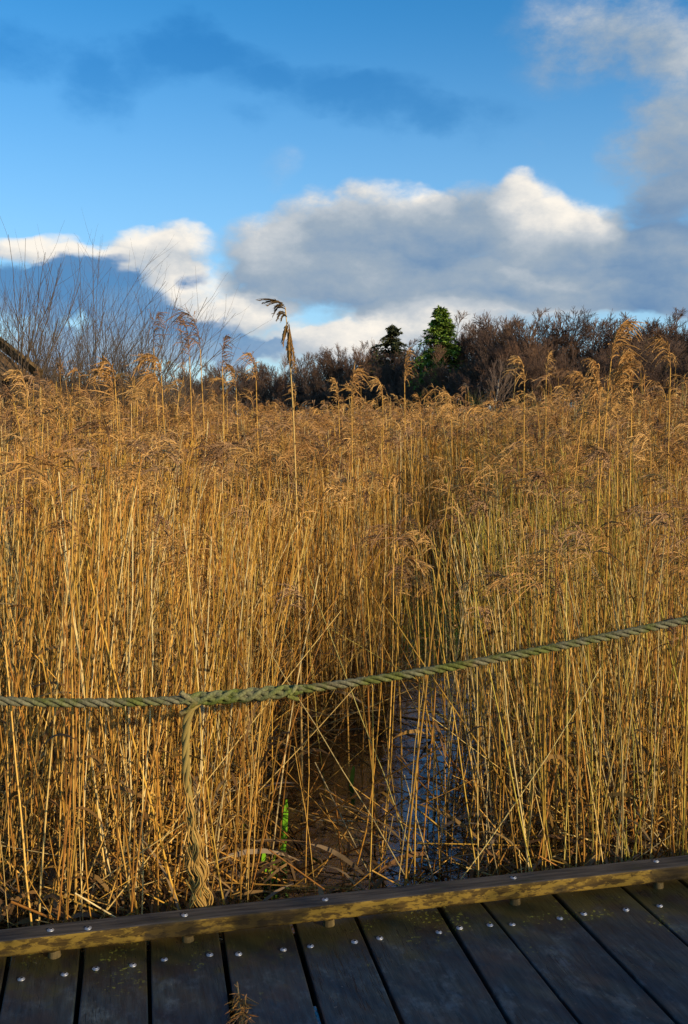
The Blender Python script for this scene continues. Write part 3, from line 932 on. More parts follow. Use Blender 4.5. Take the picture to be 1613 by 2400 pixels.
# --- 3: reeds that stand out: tall heads against wood and sky
def tall_reed(px, py_top, depth, L, label, bend=.7, az_=math.pi, M=34, heads=1, r=.0048, lean=-.02, tintk=0, hk=0, drop=.6, px_base=None):
    tp = at_depth(D(px), D(py_top), depth)
    head_rise = L * (1 - .45 * bend) * .95
    topz = tp[2] - head_rise * .8
    bx = tp[0] - lean * topz + (.0 if px_base is None else at_depth(D(px_base), 900, depth)[0] - tp[0] + lean * topz)
    base = np.array([bx, depth, 0])
    K = 10
    t = np.linspace(0, 1, K)
    P = np.zeros((1, K, 3))
    P[0, :, 0] = bx + (tp[0] - bx) * t ** 1.2 + np.sin(t * 5 + px) * .006
    P[0, :, 1] = depth + .02 * np.sin(t * 4)
    P[0, :, 2] = -.03 + (topz + .03) * t
    root = empty('reed', base, label, 'reed', None)
    mb = MB(); tubes(mb, P - base, np.broadcast_to(r * np.linspace(1.1, .6, K), (1, K)), 6, TAN[tintk] * 1.05); mb.build('stem', M_STEM, root)
    for hh in range(heads):
        mb = MB(); a, tn = top_tan(P)
        a = a - base + np.array([rng.normal() * .02, 0, -.09 * hh]) * (hh > 0) * L / .25
        plumes(mb, a, tn, np.array([az_ + (rng.normal() * .5 if hh else 0)]), np.array([L]), np.array([bend]), int(M * 1.8), 6, .0028, HEAD[hk:hk + 1], spik=10, drop=drop + .15, blen=rng.uniform(.36, .46), hb=rng.uniform(.28, .5), up=1.0)
        mb.build('seed_head', M_TINT, root)
    for k in (4, 6):
        mb = MB()
        leaf_blades(mb, P[0, k:k + 1] - base, rng.uniform(0, 6.28, 1), np.array([.23]), np.array([.0055]), TAN[tintk:tintk + 1], rise=.8, droop=.6)
        mb.build('leaf', M_LEAF, root)
    return root, P

# the tallest one, bent head and hanging tassel against the clouds
CD = 4.5
base = np.array([at_depth(D(688), 1700, CD)[0], CD, 0])
root = empty('reed', base, 'tallest lone reed with bent hooked head and hanging tassel against pale clouds', 'reed')
pts = [(688, 1700), (682, 1400), (676, 1150), (671, 980), (665, 860), (659, 780), (654, 720), (650, 700)]
P = np.array([at_depth(D(a), D(b), CD) for a, b in pts]); P = np.concatenate([[base + [0, 0, -.03]], P])
P = resample(P, 26)
mb = MB(); tubes(mb, P[None] - base, (np.linspace(.0062, .0022, 26))[None], 7, (.55, .36, .12)); mb.build('stem', M_STEM, root)
def spray(curves, root, name, tint, spik=26):
    mb = MB()
    for c in curves:
        q = resample(np.array([at_depth(D(a), D(b), CD + rng.normal() * .012) for a, b in c]), 9) - base
        n = 3
        qq = np.repeat(q[None], n, 0) + rng.normal(size=(n, 1, 3)) * .003 * np.linspace(.2, 1, 9)[None, :, None]
        ribbons(mb, qq, np.broadcast_to(.0030 * np.interp(np.linspace(0, 1, 9), [0, .3, .7, 1], [.25, 1, 1, .2]), (n, 9)), rng.normal(size=(n, 3)) + np.array([.6, 0, .3]), np.asarray(tint) * rng.uniform(.8, 1.2, (n, 1)))
        s = rng.uniform(.15, .98, spik); i0 = np.minimum((s * 8).astype(int), 7); fr = (s * 8 - i0)[:, None]
        cpt = q[i0] * (1 - fr) + q[i0 + 1] * fr; tg = unit(q[i0 + 1] - q[i0])
        dr = unit(tg + rng.normal(size=(spik, 3)) * .28); sdv = unit(np.cross(dr, rng.normal(size=(spik, 3))))
        ll = rng.uniform(.012, .022, (spik, 1)); ww = .0022
        V = np.stack([cpt - sdv * ww, cpt + dr * ll * .5 + sdv * ww, cpt + dr * ll, cpt + dr * ll * .4 - sdv * ww], 1).reshape(-1, 3)
        mb.add(V, np.arange(spik * 4).reshape(-1, 4), None, np.repeat(np.asarray(tint) * rng.uniform(.6, 1.4, (spik, 1)), 4, 0))
    mb.build(name, M_TINT, root)
spray([((650, 700), (640, 686), (620, 680), (588, 684)), ((648, 695), (635, 682), (612, 682), (600, 690)), ((645, 690), (630, 686), (610, 694)), ((651, 705), (640, 694), (628, 700), (622, 718)),
       ((650, 700), (636, 692), (626, 702)), ((654, 722), (645, 708), (636, 712), (631, 730)), ((654, 722), (648, 712), (642, 722), (640, 732)), ((652, 715), (642, 706), (634, 718))], root, 'seed_head', (.10, .062, .022))
spray([((657, 732), (648, 746), (643, 780)), ((657, 732), (650, 750), (645, 788)), ((658, 738), (652, 755), (646, 775)), ((659, 735), (656, 770), (653, 805)), ((660, 740), (659, 790), (660, 830)),
       ((660, 740), (663, 790), (668, 835)), ((660, 745), (655, 790), (658, 825)), ((661, 750), (668, 800), (674, 848)), ((661, 760), (662, 800), (664, 838)), ((660, 740), (657, 765), (656, 800)), ((661, 755), (666, 790), (672, 822))], root, 'tassel', (.25, .14, .045))

TALL = [
    (1395, 738, 5.2, .34, 'tallest shaggy golden plume in the right clump against the dark wood', dict(bend=.55, M=46, heads=3, az_=0.3, lean=.10, px_base=1340, drop=.5)),
    (1440, 835, 5.3, .26, 'broad pale plume just right of the tallest shaggy clump', dict(bend=.8, M=44, heads=2, hk=2)),
    (1365, 845, 5.1, .30, 'ragged hanging plume below the tallest shaggy clump', dict(bend=.4, M=42, heads=2, drop=.95, hk=0)),
    (1405, 925, 5.4, .24, 'low bright plume under the shaggy clump', dict(bend=1.0, M=40, hk=2)),
    (1528, 770, 6.0, .30, 'slim upright plume near the green twiggy shrub', dict(bend=.45, M=34, az_=math.pi * .9)),
    (1195, 825, 6.0, .24, 'comb shaped plume in front of the wood left of the shaggy clump', dict(bend=.6, M=30, hk=2)),
    (1245, 815, 6.5, .20, 'thin pale plume between the comb shaped plume and the shaggy clump', dict(bend=.25, M=18, az_=0.2, hk=2)),
    (1330, 850, 5.8, .26, 'arching plume leaning out left of the shaggy clump', dict(bend=.8, M=26, az_=3.3, lean=.08)),
    (920, 815, 7.0, .26, 'narrow upright plume below the lower dark conifer', dict(bend=.25, M=28, az_=.3, hk=0)),
    (870, 862, 7.4, .24, 'small arched plume left of the narrow upright plume', dict(bend=.6, M=26, hk=2)),
    (800, 845, 6.6, .28, 'wide russet plume between the lone tall reed and lower conifer', dict(bend=.5, M=36, az_=.6, hk=0)),
    (770, 875, 7.0, .24, 'pale plume close beside the wide russet plume', dict(bend=.6, M=30, hk=2)),
    (1030, 890, 7.5, .26, 'pair of curled golden plumes below the tall green conifer', dict(bend=.8, M=32, heads=2, hk=2)),
    (960, 905, 8.0, .22, 'short spiky plume under the gap between the conifers', dict(bend=.4, M=26)),
    (585, 815, 6.6, .26, 'narrow plume standing left of the lone tall reed', dict(bend=.5, M=30, hk=0)),
    (505, 785, 6.5, .24, 'slender dark plume at the right end of the willows', dict(bend=.5, M=26, az_=.2, hk=3)),
    (458, 712, 6.8, .42, 'tall dark nodding plume in front of the willow twigs', dict(bend=.5, M=34, hk=3)),
    (352, 722, 7.0, .34, 'dark nodding plume among the middle willow twigs', dict(bend=.4, M=26, az_=.2, hk=3)),
    (430, 750, 6.6, .30, 'slim dark plume next to the tall nodding plume', dict(bend=.45, M=26, hk=3)),
    (370, 800, 6.0, .30, 'thick drooping brown plume in front of the willows', dict(bend=.8, M=44, heads=2, hk=0)),
    (262, 815, 6.0, .28, 'ragged brown plume near the foot of the big willow', dict(bend=.7, M=40, heads=2, hk=0)),
    (540, 840, 7.0, .26, 'tan plume at the edge of the far wood by the willows', dict(bend=.7, M=32, hk=0)),
    (60, 862, 5.2, .24, 'drooping plume hanging over the eave of the bird hide', dict(bend=1.0, M=36, hk=2)),
    (360, 1090, 4.6, .22, 'pale comb shaped head low among the stems on the left', dict(bend=1.0, M=30, hk=2)),
    (155, 1190, 4.2, .20, 'lighter curved head among the stems far left', dict(bend=1.0, M=28, hk=0)),
    (780, 1115, 4.9, .20, 'curled head low among the stems in the middle', dict(bend=1.0, M=30, hk=2)),
    (905, 1215, 4.3, .24, 'bushy golden head standing over the dark hollow', dict(bend=.8, M=44, heads=3, hk=2, az_=0.0)),
    (985, 1325, 4.4, .15, 'small brown head bending over the dark hollow', dict(bend=1.0, M=22, hk=0)),
    (1250, 1085, 4.7, .22, 'dark brown swept head in the right hand stems', dict(bend=1.0, M=36, hk=3)),
    (1385, 1025, 5.0, .22, 'dark sided head right of the swept brown head', dict(bend=1.0, M=38, hk=5)),
    (1480, 985, 5.2, .22, 'loose tan head near the right end of the reed bed', dict(bend=.9, M=34, hk=2)),
    (1110, 1145, 5.0, .18, 'flat bent head above the olive stems', dict(bend=1.1, M=26, hk=5)),
]
for px, py, dp, L, lab, kw in TALL:
    tall_reed(px, py, dp, L, lab, **kw)

# ------------------------------------------------------------------ fallen stems, dead blades and shoots at the water
lit = MB()
n = 2600
y = rng.uniform(3.05, 7.2, n); x = rng.uniform(-.42, .42, n) * y
ok = (y * A_DIR[1] + x * A_DIR[0] > DECK_EDGE) & (rng.random(n) > open_water(x, y) * .87)
x, y = x[ok], y[ok]; n = len(x)
a = rng.uniform(0, 6.28, n); L = rng.uniform(.15, .8, n)
tilt = np.abs(rng.normal(size=n)) * .35
dv = np.stack([np.cos(a) * np.cos(tilt), np.sin(a) * np.cos(tilt), np.sin(tilt)], 1)
b0 = np.stack([x, y, np.abs(rng.normal(size=n)) * .06], 1)
P = b0[:, None] + dv[:, None] * (L[:, None] * np.linspace(0, 1, 3))[..., None]
okk = ((P[..., 1] * A_DIR[1] + P[..., 0] * A_DIR[0]).min(1) > RB + RW + .04) & (rng.random(n) > .45 * open_water(P[:, 2, 0], P[:, 2, 1]))
P, L = P[okk], L[okk]; n = len(P)
tc = TAN[rng.integers(0, 8, n)] * rng.uniform(.15, .75, (n, 1)) * np.array([1, .9, .85])
tubes(lit, P, np.broadcast_to(rng.uniform(.0022, .0045, (n, 1)), (n, 3)), 4, tc)
n = 1500
y = 2.95 + 1.3 * rng.random(n) ** 1.6; x = rng.uniform(-.42, .42, n) * y
ok = (y * A_DIR[1] + x * A_DIR[0] > DECK_EDGE) & (rng.random(n) > open_water(x, y) * .9)
x, y = x[ok], y[ok]; n = len(x)
a = rng.uniform(0, 6.28, n); L = rng.uniform(.2, .7, n); tilt = rng.uniform(-.1, .75, n)
dv = np.stack([np.cos(a) * np.cos(tilt), np.sin(a) * np.cos(tilt) * .6, np.sin(tilt)], 1)
P = np.stack([x, y, rng.uniform(.02, .22, n)], 1)[:, None] + dv[:, None] * (L[:, None] * np.linspace(0, 1, 3))[..., None]
wet = np.maximum(open_water(P[:, 1, 0], P[:, 1, 1]), open_water(P[:, 2, 0], P[:, 2, 1]))
okk = ((P[..., 1] * A_DIR[1] + P[..., 0] * A_DIR[0]).min(1) > RB + RW + .03) & (P[..., 2].min(1) > 0) & (rng.random(n) > wet * .93)
P = P[okk]; n = len(P)
tubes(lit, P, np.broadcast_to(rng.uniform(.0016, .0034, (n, 1)), (n, 3)), 4, TAN[rng.integers(0, 8, n)] * rng.uniform(.5, 1.25, (n, 1)))
n = 3800
y = 2.9 + 3.2 * rng.random(n) ** 2.2; x = rng.uniform(-.42, .42, n) * y
ok = (y * A_DIR[1] + x * A_DIR[0] > DECK_EDGE + .04) & (rng.random(n) > open_water(x, y) * .92)
x, y = x[ok], y[ok]; n = len(x)
leaf_blades(lit, np.stack([x, y, rng.uniform(0, .30, n)], 1), rng.uniform(0, 6.28, n), rng.uniform(.12, .40, n), rng.uniform(.003, .010, n), TAN[rng.integers(0, 8, n)] * rng.uniform(.35, 1.5, (n, 1)) * np.array([1, 1.04, 1.5]), 1, rng.uniform(.0, .9, n), rng.uniform(.2, .9, n))
tag(lit.build('fallen_reed_litter', [M_STEM, M_LEAF]), 'tangle of fallen reed stems and dead blades over dark water', 'litter', kind='stuff')

gr = MB()
for (px, py, n, s, hgt) in ((1040, 1480, 240, .40, .42), (1110, 1490, 140, .35, .38), (1000, 1490, 80, .25, .30), (1070, 1400, 160, .5, .5), (1560, 1900, 60, .3, .3)):
    c = on_z(D(px), D(py), 0)
    b = np.stack([c[0] + rng.normal(size=n) * s, c[1] + rng.normal(size=n) * s, np.zeros(n)], 1)
    leaf_blades(gr, b, rng.uniform(0, 6.28, n), rng.uniform(.6, 1.3, n) * hgt, rng.uniform(.002, .004, n), np.array([(.07, .13, .012)]) * rng.uniform(.5, 1.5, (n, 1)) * np.array([[1, 1, 1]]) + rng.random((n, 1)) * np.array([[.10, .06, .0]]), 0, rng.uniform(.8, 1.6, n), rng.uniform(.2, .9, n))
tag(gr.build('grass', [M_GREEN]), 'green grass tufts in the dark hollow', 'grass', kind='stuff')

def shoot(blades, label, dep=None):
    """blades: list of pixel polylines with half width in pixels; the foot stands in the water."""
    f = blades[0][0][0]
    base = on_z(D(f[0]), D(f[1]), 0.0)
    root = empty('green_shoot', base, label, 'shoot')
    for pts, hw, c in blades:
        q = np.array([at_depth(D(a), D(b), base[1] - .01 * i) for i, (a, b) in enumerate(pts)])
        q = resample(q, 10) - base
        wv = 1.45 * hw / 2236 * base[1] * np.interp(np.linspace(0, 1, 10), [0, .3, .8, 1], [.9, 1, .85, .25])
        mb = MB()
        ribbons(mb, q[None], wv[None], np.array([[1.0, .5, 0]]), c)
        mb.build('blade', M_GREEN, root)
GN, YG = (.17, .42, .014), (.26, .36, .02)
shoot([([(645, 1948), (648, 1900), (652, 1850), (653, 1822)], 5, GN), ([(646, 1948), (640, 1900), (628, 1860)], 3, (.25, .13, .04))], 'tall single bright green shoot at the left edge of the open water')
shoot([([(607, 2015), (604, 1985), (600, 1950), (601, 1938)], 5, GN), ([(609, 2015), (612, 1985), (624, 1955), (640, 1925)], 2.4, YG)], 'forked green shoot beside the rail near the open water')
shoot([([(625, 2010), (624, 1985), (626, 1960)], 5, GN), ([(627, 2010), (630, 1985), (634, 1965)], 4, GN)], 'short twin bladed green shoot right of the forked shoot')
shoot([([(548, 1912), (550, 1880), (556, 1855)], 4.5, GN), ([(550, 1912), (558, 1875), (562, 1838)], 4, YG)], 'yellowish green shoot half hidden behind the leaning stems')
shoot([([(20, 2085), (50, 2060), (95, 2035)], 3, GN), ([(22, 2085), (40, 2068), (60, 2058)], 3, YG), ([(75, 2088), (72, 2060), (70, 2040)], 3, GN), ([(15, 2085), (18, 2050), (14, 2030)], 3, GN)], 'leaning green grass blades near the left end of the rail')
shoot([([(700, 1950), (720, 1944), (745, 1938)], 3.4, GN)], 'flat green blade lying on the open water')
shoot([([(800, 1790), (803, 1770), (806, 1745)], 4, YG)], 'small pale green shoot at the back of the open water')

# ------------------------------------------------------------------ fallen plume and crumbs on the planks
base = on_z(D(552), D(2310), DECK + .006)
root = empty('fallen_seed_head', base, 'dried brown reed head lying across a plank gap on the boardwalk', 'seed head')
def deck_line(pts, lift=.004):
    return np.array([on_z(D(a), D(b), DECK + lift + .004 * (i % 2)) for i, (a, b) in enumerate(pts)])
mb = MB(); q = resample(deck_line([(540, 2238), (542, 2258), (546, 2285), (552, 2333)], .006), 8); tubes(mb, q[None] - base, np.linspace(.003, .002, 8)[None], 6, (.38, .24, .10)); mb.build('stem', M_STEM, root)
mb = MB()
for k in range(95):
    s = rng.uniform(0, 1); c0 = np.array([545 + 10 * s + rng.normal() * 5, 2262 + 62 * s])
    an = rng.normal() * .7 + 1.57 + (.5 if k % 3 else -.4); ln = rng.uniform(12, 40)
    mid = c0 + np.array([math.cos(an + .5), math.sin(an + .5)]) * ln * .5; e = c0 + np.array([math.cos(an), math.sin(an)]) * ln
    q = resample(np.array([on_z(D(v[0]), D(v[1]), DECK + .004 + zz) for v, zz in ((c0, rng.uniform(.0, .012)), (mid, rng.uniform(.004, .022)), (e, rng.uniform(0, .008)))]), 6) - base
    ribbons(mb, q[None], (.0012 * np.array([.6, 1, 1, 1, .7, .2]))[None], rng.normal(size=(1, 3)), HEAD[rng.integers(0, 6)] * np.array([1.1, .95, .7]) * rng.uniform(.5, 1.3))
for pts in ([(562, 2272), (574, 2280), (586, 2288), (590, 2287)], [(556, 2278), (562, 2265)], [(545, 2315), (536, 2328), (526, 2338)], [(555, 2330), (572, 2318)], [(541, 2250), (534, 2243)]):
    q = resample(deck_line(pts, .008), 6); tubes(mb, q[None] - base, np.linspace(.0022, .0012, 6)[None], 5, (.36, .19, .08))
mb.build('plume', M_TINT, root)
for (px, py, sz, an, lab) in ((383, 2322, 9, 1.9, 'reddish dry reed fragment on the plank left of the fallen head'), (868, 2347, 6, .4, 'small brown leaf scrap on the plank right of the fallen head'),
                             (400, 2232, 4, .8, 'tiny pale leaf scrap beside a plank screw'), (612, 2265, 5, -1.1, 'thin brown straw scrap right of the fallen head'), (455, 2212, 5, -.8, 'pale straw scrap near the middle screws')):
    c = on_z(D(px), D(py), DECK + .003)
    mb = MB()
    n = 4 if sz > 7 else 1
    leaf_blades(mb, np.zeros((n, 3)) + rng.normal(size=(n, 3)) * np.array([.004, .004, 0]), np.full(n, an) + rng.normal(size=n) * .5, np.full(n, sz * .003), np.full(n, .002), np.array([(.28, .13, .06)]) * rng.uniform(.8, 1.2, (n, 1)), 0, .35, .25)
    o = mb.build('leaf_scrap', M_TINT, origin=c); tag(o, lab, 'leaf scrap')

# ------------------------------------------------------------------ bird hide roof at the left
HD = 8.5
corner = at_depth(D(88), D(858), HD)
vd = unit(np.array([-.80, .42, .0])); ed = np.array([vd[1], -vd[0], 0]) * -1        # up the verge; along the eave to the left
ed = np.array([-.62, -.25, 0]); ed = unit(ed)
slope = unit(vd + Z * .62)
nrm = unit(np.cross(ed, slope)); nrm = nrm if nrm[2] > 0 else -nrm
hide = empty('bird_hide', (corner[0] - 1.2, corner[1] + .6, 0), 'wooden bird hide with brown board roof and dark eave', 'hide')
hb = np.array(hide.location)
roof = MB()
for k in range(9):                                           # lapped boards running down the slope
    c = corner + ed * (.10 + .13 * k) + slope * 1.0 + nrm * (-.02 + .010 * (k % 2))
    box(roof, c - hb, ed * .060, slope * (1.0 + .012 * (k % 3)), nrm * .012, np.array([.15, .095, .048]) * (1 + .3 * math.sin(k * 2.3)))
ro = roof.build('roof', M_WOOD, hide, smooth=False)
mb = MB(); box(mb, corner + slope * 1.0 + nrm * .035 - hb, ed * .022, slope * 1.02, nrm * .045, (.13, .085, .035)); mb.build('verge_board', M_WOOD, hide, smooth=False)
mb = MB(); box(mb, corner + ed * .62 - nrm * .085 + slope * .06 - hb, ed * .60, slope * .02, nrm * .055, (.022, .02, .022)); mb.build('fascia', M_WOOD, hide, smooth=False)
mb = MB(); box(mb, corner + ed * .10 - Z * .10 + slope * .18 - hb, ed * .03, slope * .10, nrm * .05, (.02, .018, .018)); mb.build('rafter_end', M_WOOD, hide, smooth=False)
mb = MB(); wv = vd; top = corner[2] - .05
box(mb, np.array([*(corner + ed * .75 + wv * .9)[:2], top / 2]) - hb, ed * .5, wv * .6, Z * (top / 2), (.05, .04, .03)); mb.build('wall', M_WOOD, hide, smooth=False)

# ------------------------------------------------------------------ willows and shrubs
def grow(seedv, n_stem, height, spread, levels, kids, thick, wob=.12, up=.35, kid_len=(.35, .62), kid_ang=.55, K=6, stem_lean=.35, kid_t=(.25, .95)):
    """Branch polylines level by level: list of (P (n,K,3), R (n,K), level)."""
    r = np.random.default_rng(seedv)
    out = []
    t = np.linspace(0, 1, K)
    a = r.uniform(0, 6.28, n_stem); q = np.sqrt(r.random(n_stem))
    start = np.stack([np.cos(a) * q * spread * .25, np.sin(a) * q * spread * .25, np.full(n_stem, -.05)], 1)
    d = unit(np.stack([np.cos(a) * q * stem_lean, np.sin(a) * q * stem_lean, np.ones(n_stem)], 1))
    L = height * r.uniform(.72, 1.0, n_stem); R = thick * r.uniform(.6, 1.1, n_stem)
    for lv in range(levels):
        n = len(start)
        cv = r.normal(size=(n, 3)) * wob; cv[:, 2] = np.abs(cv[:, 2]) * .3 + up * (.15 if lv == 0 else .5)
        P = start[:, None] + (d[:, None] * t[None, :, None] + cv[:, None] * (t * t)[None, :, None] * .6) * L[:, None, None]
        P[:, 1:] += np.cumsum(r.normal(size=(n, K - 1, 3)) * .014, 1) * L[:, None, None]
        RR = R[:, None] * np.linspace(1, .42, K)
        out.append((P, RR, lv))
        if lv == levels - 1:
            break
        m = kids[lv]
        par = np.repeat(np.arange(n), m)
        tt = r.uniform(*kid_t, n * m)
        i0 = np.minimum((tt * (K - 1)).astype(int), K - 2); fr = (tt * (K - 1) - i0)[:, None]
        start = P[par, i0] * (1 - fr) + P[par, i0 + 1] * fr
        tg = unit(P[par, i0 + 1] - P[par, i0])
        side = unit(np.cross(tg, r.normal(size=(n * m, 3))))
        an = kid_ang * r.uniform(.6, 1.4, n * m)
        d = unit(tg * np.cos(an)[:, None] + side * np.sin(an)[:, None] + Z * up * .35)
        L = L[par] * r.uniform(*kid_len, n * m) * (1.15 - .55 * tt)
        R = np.maximum(RR[par, i0] * r.uniform(.45, .65, n * m), .0012)
    return out

def willow(px, depth, height, seedv, label, n_stem=9, spread=1.0, thick=.020, kids=(7, 5), lean=.4, low=(.26, .22, .04), high=(.115, .088, .066), pct=99.2):
    base = np.array([at_depth(D(px), 1000, depth)[0], depth, 0])
    root = empty('willow_shrub', base, label, 'shrub')
    parts = grow(seedv, n_stem, height, spread, 3, kids, thick, stem_lean=lean, up=.45)
    fz = height / np.percentile(np.concatenate([P[:, -1, 2] for P, _, _ in parts]), pct)
    parts = [(P * fz, R, lv) for P, R, lv in parts]
    for lv0, name in ((0, 'stem'), (1, 'twigs')):
        mb = MB()
        for P, R, lv in parts:
            if (lv == 0) == (lv0 == 0):
                f = sm(P[..., 2] / height, .25, .65)[..., None]
                tint = np.asarray(low) * (1 - f) + np.asarray(high) * f
                tubes(mb, P, R, 5 if lv == 0 else 3, tint)
        o = mb.build('trunk' if lv0 == 0 else 'crown', M_BARK if lv0 == 0 else M_TWIG, root)
    return root
willow(45, 9.5, 3.45, 3, 'biggest bare willow rising behind the bird hide roof', 26, 1.8, .016, (18, 10), .55)
willow(175, 10.0, 3.15, 5, 'bare willow beside the biggest one with a thin crown', 22, 1.6, .015, (16, 9), .50)
willow(-90, 9.0, 3.3, 15, 'bare willow at the far left mostly behind the hide', 18, 1.5, .018, (14, 7), .45)
willow(280, 10.5, 2.65, 8, 'middle bare willow lower than the two big ones', 18, 1.4, .015, (13, 7), .44, pct=100)
willow(355, 11.0, 2.5, 9, 'low bare willow between the nodding dark plumes', 16, 1.3, .014, (13, 6), .42, pct=100)
willow(430, 11.5, 2.35, 12, 'smallest bare willow at the right end of the row', 11, 1.1, .016, (12, 6), .36, pct=100)
willow(1600, 9.0, 2.35, 21, 'yellow green twiggy shrub at the right end of the reed bed', 9, 1.2, .012, (7, 5), .7, (.15, .17, .03), (.13, .14, .035))
willow(1130, 24.0, 2.75, 22, 'low olive shrub in front of the far wood', 14, 3.0, .02, (9, 8), .6, (.12, .13, .03), (.11, .115, .04))

# ------------------------------------------------------------------ far wood
def tree_mesh(seedv, height, tint_lo, tint_hi, n_kid=(16, 9, 7), dense=1.0, forks=3, ang=.6):
    trunk = MB(); crown = MB()
    parts = grow(seedv, forks, height * .82, .5, 4, n_kid, height * .013, wob=.16, up=.24, kid_len=(.34, .62), kid_ang=ang, stem_lean=.16, kid_t=(.34, .99), K=5)
    r = np.random.default_rng(seedv + 100)
    for P, R, lv in parts:
        f = sm(P[..., 2] / height, .2, .8)[..., None]
        tint = np.asarray(tint_lo) * (1 - f) + np.asarray(tint_hi) * f
        tint = tint * np.array([1.45, 1.42, 1.12]) * r.uniform(.7, 1.3, (len(P), 1, 1))
        if lv == 0:
            tubes(trunk, P, R, 6, tint)
        else:
            tubes(crown, P, np.maximum(R, .015 if lv < 3 else .011), 3, tint)
    return trunk, crown

ARCH = []
for s, lo, hi, kid, ang in ((31, (.075, .055, .042), (.105, .066, .058), (13, 10, 9), .62), (32, (.060, .045, .036), (.090, .058, .052), (15, 11, 9), .72), (33, (.070, .050, .040), (.110, .064, .052), (12, 11, 9), .52),
                       (34, (.085, .065, .052), (.095, .064, .060), (14, 10, 10), .66), (35, (.055, .042, .034), (.082, .053, .050), (14, 11, 9), .78), (36, (.080, .060, .046), (.120, .072, .056), (12, 12, 9), .56)):
    ARCH.append(tree_mesh(s, 10.0, lo, hi, kid, ang=ang, forks=1 + s % 2))
proto = []
for tr, cr in ARCH:
    to, co = tr.build('trunk', M_BARK), cr.build('crown', M_TWIG)
    COL.objects.unlink(to); COL.objects.unlink(co)
    proto.append((to, co, max(v.co.z for v in co.data.vertices)))
SKYLINE = [(-200, 850), (100, 850), (300, 848), (430, 840), (500, 830), (560, 815), (610, 830), (650, 825), (700, 800), (760, 798), (800, 785), (830, 768), (880, 770), (920, 790), (960, 770), (1000, 770), (1050, 725), (1100, 712),
           (1150, 712), (1210, 712), (1260, 702), (1310, 725), (1370, 715), (1430, 735), (1490, 730), (1540, 715), (1700, 700)]
def sky_y(px):
    return float(np.interp(px, [a for a, _ in SKYLINE], [b for _, b in SKYLINE]))
rr = random.Random(5)
GROUPS = {'left': ('small bare tree of the low distant wood behind willows and lone tall reed', 'distant trees behind willows and lone reed'),
          'mid': ('bare brown tree of the wood around and left of the two conifers', 'bare trees around the conifers'),
          'right': ('tall bare brown tree of the wood right of the tall green conifer', 'bare trees right of the tall conifer')}
def put_tree(px, depth, top_y, k, lab, grp):
    base = at_depth(D(px), 1000, depth); base[2] = -.1
    h = (at_depth(D(px), D(top_y), depth)[2]) + .1
    root = empty('bare_tree', base, lab, 'tree', grp)
    sc = h / proto[k][2]
    root.rotation_euler = (0, 0, rr.uniform(0, 6.28))
    root.scale = (sc * rr.uniform(.85, 1.1), sc * rr.uniform(.85, 1.1), sc)
    for o in proto[k][:2]:
        c = o.copy(); COL.objects.link(c); c.parent = root
    return root
px = -120
i = 0
while px < 1740:
    far = float(np.interp(px, [0, 500, 900, 1200, 1600], [165, 165, 135, 105, 100]))
    for row, dd, frac in ((0, 6, 1.0), (0, 0, .97), (1, -8, .82), (1, -12, .70), (2, -16, .50)):
        if row == 2 and px < 420:
            continue
        x = px + rr.uniform(-18, 18) + row * 13
        sy = sky_y(x)
        ty = 977 - (977 - sy) * frac * rr.uniform(.92, 1.08)
        zone = 'left' if x < 700 else ('mid' if x < 1040 else 'right')
        put_tree(x, far + dd + rr.uniform(-4, 4), ty, rr.randrange(6), *GROUPS[zone])
        i += 1
    px += float(np.interp(px, [0, 600, 1100], [42, 36, 40]))

# undergrowth closing the foot of the wood
ug = MB()
for (x0, x1, n) in ((-300, 700, 90), (700, 1750, 150)):
    for k in range(n):
        px = rr.uniform(x0, x1)
        dd = float(np.interp(px, [0, 500, 900, 1200, 1600], [165, 165, 135, 105, 100])) + rr.uniform(-18, 14)
        b = at_depth(D(px), 1000, dd); b[2] = -.1
        for P, R, lv in grow(500 + k, 5, rr.uniform(1.5, 4.2), 2.4, 3, (7, 6), .03, stem_lean=.6, K=4):
            tubes(ug, P + b, np.maximum(R, .02), 3, np.array([.075, .056, .046]) * rr.uniform(.7, 1.2))
tag(ug.build('undergrowth', M_TWIG), 'dark brown undergrowth along the foot of the wood', 'undergrowth', kind='stuff')

def birch(px, depth, top_y):
    base = at_depth(D(px), 1000, depth); base[2] = -.1
    h = at_depth(D(px), D(top_y), depth)[2] + .1
    root = empty('birch_tree', base, 'pale trunked birch standing out before the dark wood', 'tree')
    parts = grow(77, 1, h, .3, 3, (22, 9), .11, stem_lean=.05, up=.35, wob=.08, K=7)
    a, b = MB(), MB()
    for P, R, lv in parts:
        tubes(a if lv == 0 else b, P, np.maximum(R, .016), 6 if lv == 0 else 3, (.42, .36, .28) if lv == 0 else (.17, .12, .09))
    a.build('trunk', M_BARK, root); b.build('crown', M_TWIG, root)
birch(1117, 88, 815)

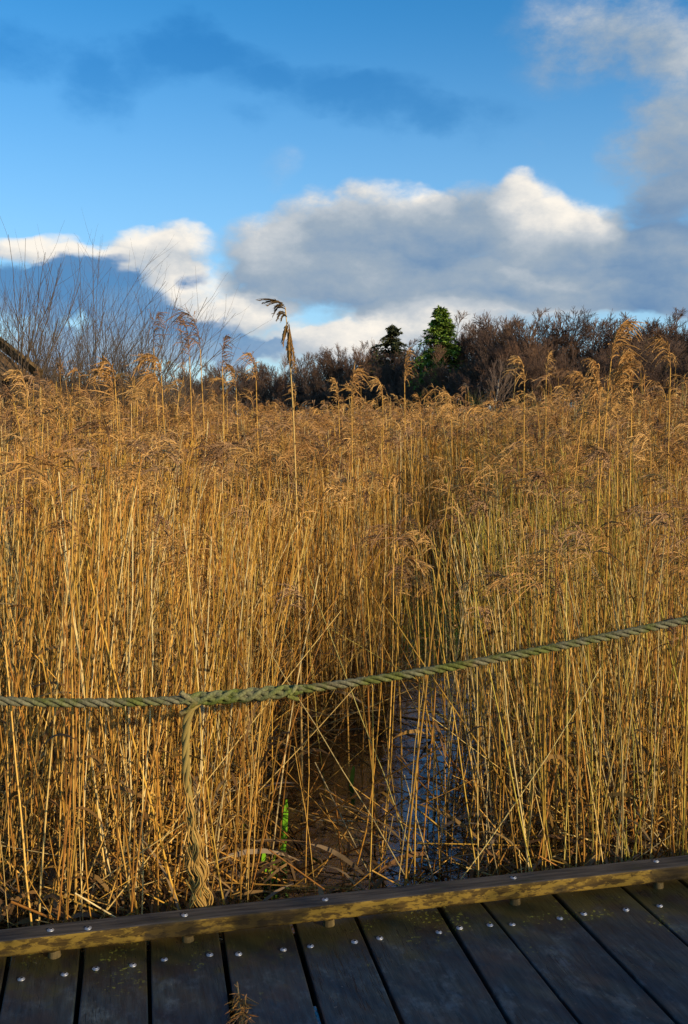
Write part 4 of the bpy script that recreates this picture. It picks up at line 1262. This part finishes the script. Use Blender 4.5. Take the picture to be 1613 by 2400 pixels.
def conifer(px, depth, top_y, width_px, label, seedv, green, thin=0.0):
    r = np.random.default_rng(seedv)
    base = at_depth(D(px), 1000, depth); base[2] = -.1
    h = at_depth(D(px), D(top_y), depth)[2] + .1
    wr = width_px / 2236 * depth / 2
    root = empty('conifer', base, label, 'tree')
    mb = MB(); t = np.linspace(0, 1, 6)
    tubes(mb, np.stack([np.zeros(6), np.zeros(6), t * h], 1)[None], (h * .018 * (1 - t * .95))[None], 7, (.10, .07, .05)); mb.build('trunk', M_BARK, root)
    nb = 240
    zt = r.uniform(.22, .985, nb) ** .9
    a = r.uniform(0, 6.28, nb)
    rl_ = wr * np.minimum(1, (1 - zt) / .60) ** .72 * r.uniform(.6, 1.12, nb) + .08
    if thin:
        rl_ *= np.where(r.random(nb) < thin, .45, 1)
    K = 5; tau = np.linspace(0, 1, K)
    d = np.stack([np.cos(a), np.sin(a), np.zeros(nb)], 1)
    P = np.zeros((nb, K, 3)); P[..., 2] = (zt * h)[:, None] + rl_[:, None] * (.28 * tau - .42 * tau ** 2)
    P += d[:, None] * (rl_[:, None] * tau)[..., None]
    cr = MB()
    tubes(cr, P, np.broadcast_to(np.linspace(.05, .012, K), (nb, K)), 3, (.07, .05, .03))
    m = 80
    tt = r.uniform(.08, 1, (nb, m)); i0 = np.minimum((tt * (K - 1)).astype(int), K - 2); fr = (tt * (K - 1) - i0)[..., None]
    ii = np.arange(nb)[:, None]
    c = P[ii, i0] * (1 - fr) + P[ii, i0 + 1] * fr + r.normal(size=(nb, m, 3)) * np.array([.10, .10, .05]) * h / 14
    perp = np.stack([-d[:, 1], d[:, 0], d[:, 2]], 1)
    lf = unit(d[:, None] * r.uniform(.2, 1, (nb, m, 1)) + perp[:, None] * r.normal(size=(nb, m, 1)) * .8 + Z * (r.normal(size=(nb, m, 1)) * .22 - .18))
    ll = r.uniform(.18, .50, (nb, m, 1)) * h / 14; ww = ll * .20
    sdv = unit(np.cross(lf, r.normal(size=(nb, m, 3)) * .5 + Z))
    V = np.stack([c - sdv * ww * .3, c + lf * ll * .5 - sdv * ww, c + lf * ll, c + lf * ll * .5 + sdv * ww], 2).reshape(-1, 3)
    tint = np.repeat((np.asarray(green) * r.uniform(.6, 1.4, (nb * m, 1))), 4, 0)
    cr.add(V, np.arange(nb * m * 4).reshape(-1, 4), None, tint)
    cr.build('crown', M_NEEDLE, root)
conifer(1003, 119, 697, 165, 'tall bright green conifer rising above the bare wood', 41, (.17, .255, .040))
conifer(892, 134, 738, 190, 'lower dark conifer with open branches left of the tall green one', 42, (.070, .080, .036), .5)
